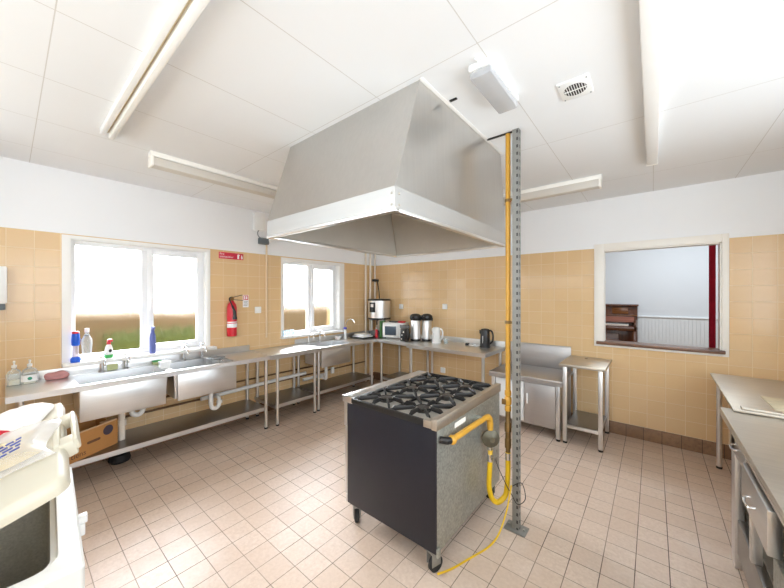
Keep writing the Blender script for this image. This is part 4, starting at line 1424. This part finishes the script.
put('stand', B().box(bc[0] - .12, bc[0] + .1, bc[1] + .05, bc[1] + .18, ZT + .03, 1.17, .006).cyl((bc[0] - .13, bc[1] - .05, ZT + .03), (bc[0] - .13, bc[1] - .05, 1.17), .014).cyl((bc[0] + .13, bc[1] - .05, ZT + .03), (bc[0] + .13, bc[1] - .05, 1.17), .014), M['steelZ'], bl)
put('tap', B().tube([(bc[0] + .1, bc[1] - .14, 1.17), (bc[0] + .11, bc[1] - .18, 1.16), (bc[0] + .11, bc[1] - .18, 1.09)], .012, 10), M['black'], bl)
put('drip_tray', B().box(bc[0] - .14, bc[0] + .1, bc[1] - .13, bc[1] + .17, ZT + .001, ZT + .09, .01), M['grey'], bl)

solo('cereal_carton', B().box(-.245, -.212, -.13, .06, .001, .285, .002).xf(Matrix.Translation((.705, -.245, ZT)) @ Matrix.Rotation(math.radians(20), 4, 'Z')), M['dkgreen'], 'tall dark green carton wedged beside the microwave', 'carton', (.5, -.3, ZT))
t = thing('sauce_bottle', 'red bottle standing between the boiler and green carton', 'bottle', (.43, -.43, ZT))
put('body', B().lathe((.43, -.43, ZT + .001), [(.024, 0), (.026, .005), (.026, .09), (.018, .13), (.012, .14)], 16), M['red'], t)
put('cap', B().lathe((.43, -.43, ZT + .14), [(.013, 0), (.012, .03)], 14), M['whitepl'], t)
mw = thing('microwave', 'white microwave oven on the corner counter', 'microwave', (.74, -.27, ZT))
MR = Matrix.Translation((.705, -.245, ZT)) @ Matrix.Rotation(math.radians(20), 4, 'Z')
put('body', B().box(-.195, .195, -.11, .13, .012, .262, .008).xf(MR), M['whitepl'], mw)
dr = put('door', B().box(-.193, .095, -.128, -.11, .016, .258, .006).xf(MR), M['whitepl'], mw)
put('window', B().box(-.15, .05, -.131, -.127, .055, .205, .004).xf(MR), M['darkglass'], dr)
pl = put('control_panel', B().box(.098, .193, -.126, -.11, .016, .258, .004).xf(MR), M['whitepl'], mw)
put('display', B().box(.115, .178, -.129, -.125, .205, .235, .001).xf(MR), M['black'], pl)
for i in range(3):
    for j in range(4):
        put('button', B().box(.113 + i * .023, .131 + i * .023, -.129, -.125, .06 + j * .033, .08 + j * .033, .001).xf(MR), M['diffuser'], pl)
for x in (-.16, .16):
    for y in (-.08, .1):
        put('foot', B().cyl((x, y, 0), (x, y, .014), .014, 12).xf(MR), M['rubber'], mw)
solo('red_packet', B().box(.78, .88, -.28, -.19, ZT + .263, ZT + .29, .004), M['redpaper'], 'small red and dark packet lying on the microwave', 'packet', (.83, -.24, ZT + .263))
solo('dark_cloth', B().box(.6, .74, -.3, -.2, ZT + .263, ZT + .282, .008), M['black'], 'flat dark object lying on the microwave left end', 'cloth', (.67, -.25, ZT + .263))

t = thing('storage_jar', 'black storage tin with grey lid beside the microwave', 'tin', (1.07, -.47, ZT))
put('body', B().box(1.02, 1.125, -.53, -.42, ZT + .001, ZT + .2, .012), M['black'], t)
put('lid', B().box(1.015, 1.13, -.535, -.415, ZT + .2, ZT + .255, .015), plain('smoky_lid', srgb(112, 112, 110), .25, var=.06), t)
for dx, dz in ((.03, .12), (.06, .17), (.02, .06)):
    put('spot', B().lathe((1.02 + dx + .01, -.5305, ZT + dz - .02), [(.012, -.0015), (.012, .0)], 12, 'y'), M['diffuser'], t)


def airpot(x, y, label):
    t = thing('airpot', label, 'airpot', (x, y, ZT), 'steel airpots on the back table')
    put('base', B().lathe((x, y, ZT + .001), [(.082, 0), (.084, .008), (.08, .03)], 32), M['black'], t)
    put('body', B().lathe((x, y, ZT + .03), [(.078, 0), (.078, .29), (.073, .3)], 32), M['steelZ'], t)
    put('lid', B().lathe((x, y, ZT + .325), [(.078, 0), (.09, .02), (.092, .05), (.084, .08), (.055, .1), (.02, .107)], 32), M['black'], t)
    put('spout', B().tube([(x + .0, y - .07, ZT + .375), (x + .02, y - .11, ZT + .375), (x + .022, y - .12, ZT + .35)], [.028, .02, .015], 12), M['black'], t)
    put('handle', B().tube(spline([(x + .08, y + .02, ZT + .375), (x + .105, y + .0, ZT + .355), (x + .1, y, ZT + .325)], 3), .01, 10), M['black'], t)


airpot(1.165, -.31, 'steel airpot with black lid, the one beside the black tin')
airpot(1.305, -.2, 'steel airpot with black lid, the one beside the white kettle')


def kettle(nm, x, y, label, mat, h, r, hs_):
    t = thing(nm, label, 'kettle', (x, y, ZT))
    put('body', B().lathe((x, y, ZT + .02), [(r, 0), (r * 1.02, .01), (r * .9, h - .03), (r * .82, h - .01)], 28), mat, t)
    put('lid', B().lathe((x, y, ZT + h + .008), [(r * .82, 0), (r * .75, .012), (.01, .018)], 24), mat, t)
    put('handle', B().tube(spline([(x + r * .75, y, ZT + h), (x + r * 1.35, y, ZT + h * .98), (x + r * 1.65, y, ZT + h * .75), (x + r * 1.55, y, ZT + h * .4), (x + r * .9, y, ZT + h * .22)], 4), .012, 10), mat, t)
    put('spout', B().poly([(x - r * .7, y - .03, ZT + h), (x - r * .7, y + .03, ZT + h), (x - r * 1.25, y, ZT + h + .002)], (0, 0, -.05)), mat, t)
    put('power_base', B().lathe((x, y, ZT), [(r * 1.05, 0), (r * 1.05, .014), (r * .9, .02)], 28), mat, t)
    put('gauge', B().box(x - .012, x - .002, y - r * 1.0, y - r * .9, ZT + .06, ZT + h * .7, .003), M['led'], t)
kettle('jug_kettle', 1.54, -.29, 'white plastic jug kettle beside the airpots', M['whitepl'], .215, .066, 0)
kettle('black_kettle', 2.29, -.22, 'black plastic kettle at the end of the steel table', M['black'], .235, .068, 0)
solo('glass_tumbler', B().lathe((1.7, -.28, ZT + .001), [(.026, 0), (.03, .004), (.036, .075), (.033, .075), (.027, .012), (0, .01)], 20), M['clear'], 'clear glass tumbler standing right of the white kettle', 'glass', (1.7, -.28, ZT))
t = thing('power_lead', 'white cable with black plug lying on the steel table', 'cable', (2.1, -.2, ZT))
put('cable', B().tube(spline([(2.04, -.22, ZT + .012), (2.09, -.24, ZT + .007), (2.13, -.22, ZT + .007), (2.16, -.25, ZT + .008), (2.2, -.2, ZT + .007), (2.24, -.14, ZT + .008)], 5), .006, 8), M['whitepl'], t)
put('plug', B().box(2.0, 2.045, -.25, -.2, ZT + .002, ZT + .035, .008), M['black'], t)
put('connector', B().box(2.12, 2.15, -.235, -.205, ZT + .001, ZT + .03, .006), M['whitepl'], t)


def socket(x, z, label, plugd=False, wallx=None, sz=.085):
    t = thing('wall_socket', label, 'socket', (x, 0, z) if wallx is None else (0, x, z), 'white sockets on the tiled walls')
    h = sz / 2
    if wallx is None:
        put('plate', B().box(x - h, x + h, -.018, 0, z - h, z + h, .005), M['whitepl'], t)
        put('switch', B().box(x - .012, x + .012, -.023, -.018, z + .005, z + .03, .003), M['red'] if plugd == 'red' else M['whitepl'], t)
        if plugd is True:
            put('plug', B().box(x - .02, x + .02, -.05, -.018, z - .035, z + .005, .006), M['black'], t)
    else:
        put('plate', B().box(0, .018, x - h, x + h, z - h, z + h, .005), M['whitepl'], t)
        put('switch', B().box(.018, .023, x - .012, x + .012, z - .012, z + .012, .003), M['whitepl'], t)


socket(.64, 1.395, 'white wall socket above the microwave')
socket(1.525, 1.415, 'white wall socket with a dark switch above the airpots')
socket(1.49, .39, 'white wall socket low on the wall under the steel table')
socket(-2.33, 1.4, 'white switch plate on the tiles right of the extinguisher', wallx=True)

# ------------------------------------------------------------------ window wall fixtures
t = thing('fire_extinguisher', 'red fire extinguisher with black horn hung between the windows', 'fire extinguisher', (.075, -2.7, 1.09))
x, y = .075, -2.7
put('cylinder', B().lathe((x, y, 1.09), [(.05, 0), (.056, .008), (.056, .36), (.045, .4), (.025, .425), (.02, .44)], 28), M['red'], t)
put('valve', B().lathe((x, y, 1.53), [(.018, 0), (.022, .01), (.022, .04), (.012, .05)], 16), M['brass'], t)
put('lever', B().box(x - .01, x + .01, y - .01, y + .13, 1.565, 1.572, .002).xf(Matrix.Translation((x, y, 1.57)) @ Matrix.Rotation(math.radians(14), 4, 'X') @ Matrix.Translation((-x, -y, -1.57))), M['iron'], t)
put('lever', B().box(x - .01, x + .01, y - .01, y + .14, 1.54, 1.547, .002).xf(Matrix.Translation((x, y, 1.545)) @ Matrix.Rotation(math.radians(-5), 4, 'X') @ Matrix.Translation((-x, -y, -1.545))), M['iron'], t)
put('horn', B().tube(spline([(x + .02, y - .02, 1.57), (x + .045, y - .05, 1.55), (x + .065, y - .03, 1.48), (x + .066, y - .0, 1.4), (x + .07, y + .005, 1.3)], 4), [.008] * 9 + [.014] * 3 + [.018] * 3 + [.026] * 2, 12), M['black'], t)
put('label_band', B().lathe((x, y, 1.2), [(.0565, 0), (.0567, .05)], 28), M['white'], t)
put('label_band', B().lathe((x, y, 1.26), [(.0565, 0), (.0567, .012)], 28), M['white'], t)
put('side_label', B().lathe((x, y, 1.34), [(.0564, 0), (.0566, .1)], 28), plain('extinguisher_label', srgb(214, 150, 160), .4, var=.03), t) if False else None
put('bracket', B().box(.0, x - .045, y - .03, y + .03, 1.4, 1.45, .003), M['iron'], t)

t = thing('safety_sign', 'red fire extinguisher sign high on the window wall', 'sign', (0, -2.675, 2.09))
put('panel', B().box(0, .006, -2.825, -2.525, 2.05, 2.13, .001), M['signred'], t)
text('lettering', 'Fire', .034, (.0062, -2.815, 2.098), (0, 1, 0), (0, 0, 1), M['white'], t)
text('lettering', 'extinguisher', .033, (.0062, -2.815, 2.066), (0, 1, 0), (0, 0, 1), M['white'], t)
put('pictogram', B().box(.006, .0072, -2.602, -2.58, 2.06, 2.11, .0004).box(.006, .0072, -2.597, -2.585, 2.11, 2.118).box(.006, .0072, -2.58, -2.57, 2.105, 2.115), M['white'], t)
put('pictogram', B().poly([(.006, -2.55, 2.06), (.006, -2.54, 2.06), (.006, -2.534, 2.075), (.006, -2.541, 2.1), (.006, -2.546, 2.118), (.006, -2.556, 2.09), (.006, -2.556, 2.07)], (.0012, 0, 0)), M['white'], t)
t = thing('notice', 'small red and white instruction notice beside the extinguisher', 'sign', (0, -2.49, 1.52))
put('card', B().box(0, .005, -2.53, -2.455, 1.44, 1.6, .001), M['white'], t)
put('red_header', B().box(.005, .006, -2.524, -2.461, 1.535, 1.594), M['signred'], t)
put('pictogram', B().box(.006, .007, -2.515, -2.5, 1.542, 1.588).box(.006, .007, -2.49, -2.473, 1.545, 1.585), M['white'], t)
for k in range(4):
    put('text_line', B().box(.005, .0058, -2.522, -2.465 - .008 * (k % 2), 1.515 - k * .018, 1.52 - k * .018), M['grey'], t)
t = thing('towel_dispenser', 'white paper towel dispenser at the left edge of the wall', 'dispenser', (0, -4.56, 1.48))
put('body', B().box(0, .11, -4.66, -4.47, 1.53, 1.83, .012), M['whitepl'], t)
put('paper_slot', B().box(.01, .1, -4.65, -4.48, 1.48, 1.53, .006), M['grey'], t)
t = thing('junction_box', 'white junction box high on the wall beside the hood', 'electrical box', (0, -2.34, 2.54))
put('box', B().box(0, .055, -2.4, -2.25, 2.46, 2.7, .008), M['whitepl'], t)
put('cable', B().tube(spline([(.04, -2.33, 2.47), (.06, -2.36, 2.43), (.06, -2.35, 2.38), (.05, -2.3, 2.36)], 4), .006, 8), M['grey'], t)
t = thing('cable_switch', 'dark grey isolator below the junction box on the window wall', 'electrical box', (0, -2.28, 2.35))
put('box', B().box(0, .07, -2.33, -2.2, 2.285, 2.37, .01), M['grey'], t)
put('conduit', B().cyl((.02, -2.215, 1.02), (.02, -2.215, 2.29), .012, 12), plain('conduit_beige', srgb(226, 204, 172), .5, var=.04), t)
put('knob', B().cyl((.05, -2.19, 2.34), (.09, -2.185, 2.34), .022, 14), M['whitepl'], t)

# ------------------------------------------------------------------ hall contents
p = thing('upright_piano', 'dark brown upright piano in the hall seen through the hatch', 'piano', (3.2, 2.7, 0))
PX0, PX1 = 2.4, 3.888
put('case', B().box(PX0, PX1, 2.62, 2.96, 0, 1.4, .006), M['piano'], p)
put('top_lid', B().box(PX0 - .015, PX1 + .015, 2.58, 2.97, 1.4, 1.43, .006), M['piano'], p)
put('side_cheek', B().box(PX1 - .04, PX1, 2.3, 2.62, .98, 1.16, .01).box(PX1 - .06, PX1 - .005, 2.3, 2.36, .05, .98, .008), M['piano'], p)
put('upper_panel', B().box(PX0 + .05, 3.4, 2.608, 2.62, 1.27, 1.38, .004), M['pianolight'], p)
put('upper_panel', B().box(3.52, 3.76, 2.608, 2.62, 1.255, 1.385, .004), M['pianolight'], p)
put('moulding', B().box(PX0, PX1, 2.6, 2.62, 1.225, 1.24, .003), M['pianolight'], p)
put('fallboard', B().poly([(PX0 + .04, 2.6, 1.21), (PX0 + .04, 2.5, 1.12), (PX0 + .04, 2.52, 1.11), (PX0 + .04, 2.62, 1.2)], (PX1 - PX0 - .08, 0, 0)), wood('fallboard_gloss', srgb(120, 74, 62), srgb(150, 100, 84), 0, .15), p)
put('key_bed', B().box(PX0, PX1, 2.3, 2.62, .98, 1.06, .008), M['piano'], p)
ks = B()
x = PX0 + .08
while x < PX1 - .12:
    ks.box(x, x + .0215, 2.36, 2.5, 1.06, 1.085, .002, 1)
    x += .0235
put('keys', ks, M['ivory'], p)
put('lower_panel', B().box(PX0 + .06, 3.62, 2.606, 2.62, .2, .9, .006), M['pianolight'], p)
b = B()
zt2, zb2 = 2.55, .02
pts, F = [], []
N = 40
for i in range(N + 1):
    x = 4.553 + .052 * i / N
    yy = .19 + .012 * math.sin(i * .8)
    pts += [(x, yy, zb2), (x, yy, zt2), (x, yy + .004, zb2), (x, yy + .004, zt2)]
for i in range(N):
    a = i * 4
    F += [(a, a + 4, a + 5, a + 1), (a + 2, a + 3, a + 7, a + 6), (a + 1, a + 5, a + 7, a + 3), (a, a + 2, a + 6, a + 4)]
F += [(0, 1, 3, 2), (N * 4, N * 4 + 2, N * 4 + 3, N * 4 + 1)]
cu = thing('curtain', 'deep red curtain hanging at the far side of the hatch', 'curtain', (4.565, .2, 0))
put('cloth', b.quads(pts, F), M['curtain'], cu, 60)
put('rail', B().cyl((4.45, .2, 2.56), (5.5, .2, 2.56), .012, 12).box(4.6, 4.62, .12, .2, 2.55, 2.57).box(5.4, 5.42, .12, .2, 2.55, 2.57), M['brass'], cu)

# ------------------------------------------------------------------ light
SKY_BASE, SKY_GLOW = 6.0, 0.0
wd = bpy.data.worlds.new('daylight')
S.world = wd
wd.use_nodes = True
nt = wd.node_tree
bg = nt.nodes['Background']
# overcast sky, brightest where the low sun sits behind the cloud beyond the sinks
tcw = nt.nodes.new('ShaderNodeTexCoord')
dt = nt.nodes.new('ShaderNodeVectorMath')
dt.operation = 'DOT_PRODUCT'
dt.inputs[1].default_value = Vector((-.82, .14, .56)).normalized()
nt.links.new(tcw.outputs['Generated'], dt.inputs[0])
mx = nt.nodes.new('ShaderNodeMath'); mx.operation = 'MAXIMUM'; mx.inputs[1].default_value = 0
nt.links.new(dt.outputs['Value'], mx.inputs[0])
pw = nt.nodes.new('ShaderNodeMath'); pw.operation = 'POWER'; pw.inputs[1].default_value = 6
nt.links.new(mx.outputs[0], pw.inputs[0])
ma = nt.nodes.new('ShaderNodeMath'); ma.operation = 'MULTIPLY_ADD'
ma.inputs[1].default_value = SKY_GLOW
ma.inputs[2].default_value = SKY_BASE
nt.links.new(pw.outputs[0], ma.inputs[0])
bg.inputs[0].default_value = (.82, .92, 1.0, 1)
nt.links.new(ma.outputs[0], bg.inputs[1])


def area(name, loc, rot, sx, sy, power=0, portal=False, col=(1, 1, 1)):
    l = bpy.data.lights.new(name, 'AREA')
    l.shape = 'RECTANGLE'
    l.size, l.size_y = sx, sy
    l.energy = power
    l.color = col
    if portal: l.cycles.is_portal = True
    o = bpy.data.objects.new(name, l)
    o.location = loc
    o.rotation_euler = rot
    COL.objects.link(o)
    return o


def portal(axis, w, pos, sign):
    a, b_, z0, z1 = w
    m, zc = (a + b_) / 2, (z0 + z1) / 2
    if axis == 'y': area('daylight_portal', (pos, m, zc), (0, -PI / 2 * sign, 0), z1 - z0, b_ - a, 0, True)
    else: area('daylight_portal', (m, pos, zc), (PI / 2 * sign, 0, 0), b_ - a, z1 - z0, 0, True)


portal('y', W1, -.2, 1)
portal('y', W2, -.2, 1)
portal('y', RW, XR + .15, -1)
portal('x', FW, YF - .15, 1)
portal('x', FW2, YF - .15, 1)
area('hall_fill_light', (4.6, 1.6, 3.045), (0, 0, 0), 1.9, .5, 60, col=(.86, .94, 1))  # added light without a visible source, lifts the hall brightness

sl = bpy.data.lights.new('hazy_sun', 'SUN')
sl.energy = 64
sl.angle = math.radians(50)
sl.color = (.97, .98, 1)
so = bpy.data.objects.new('hazy_sun', sl)
so.rotation_euler = Vector((.84, -.18, -.5)).to_track_quat('-Z', 'Y').to_euler()
so.location = (-3, -2, 4)
COL.objects.link(so)

# ------------------------------------------------------------------ camera
f = 317.0
th = math.atan((653 - 392) / f)
cam = bpy.data.cameras.new('camera')
cam.sensor_width = 36
cam.lens = f / 784 * 36
cam.shift_y = 1 / 784
cam.clip_start = .02
co = bpy.data.objects.new('camera', cam)
co.location = (4.1026, -4.4716, 1.6)
co.rotation_euler = (PI / 2, 0, th)
COL.objects.link(co)
S.camera = co
S.view_settings.view_transform = 'Standard'
S.view_settings.look = 'None'
S.view_settings.exposure = -0.02
S.view_settings.gamma = 1
S.view_settings.use_curve_mapping = False
S.cycles.max_bounces = 12
S.cycles.diffuse_bounces = 6
S.cycles.transparent_max_bounces = 16
S.cycles.sample_clamp_indirect = 8
S.cycles.use_denoising = True
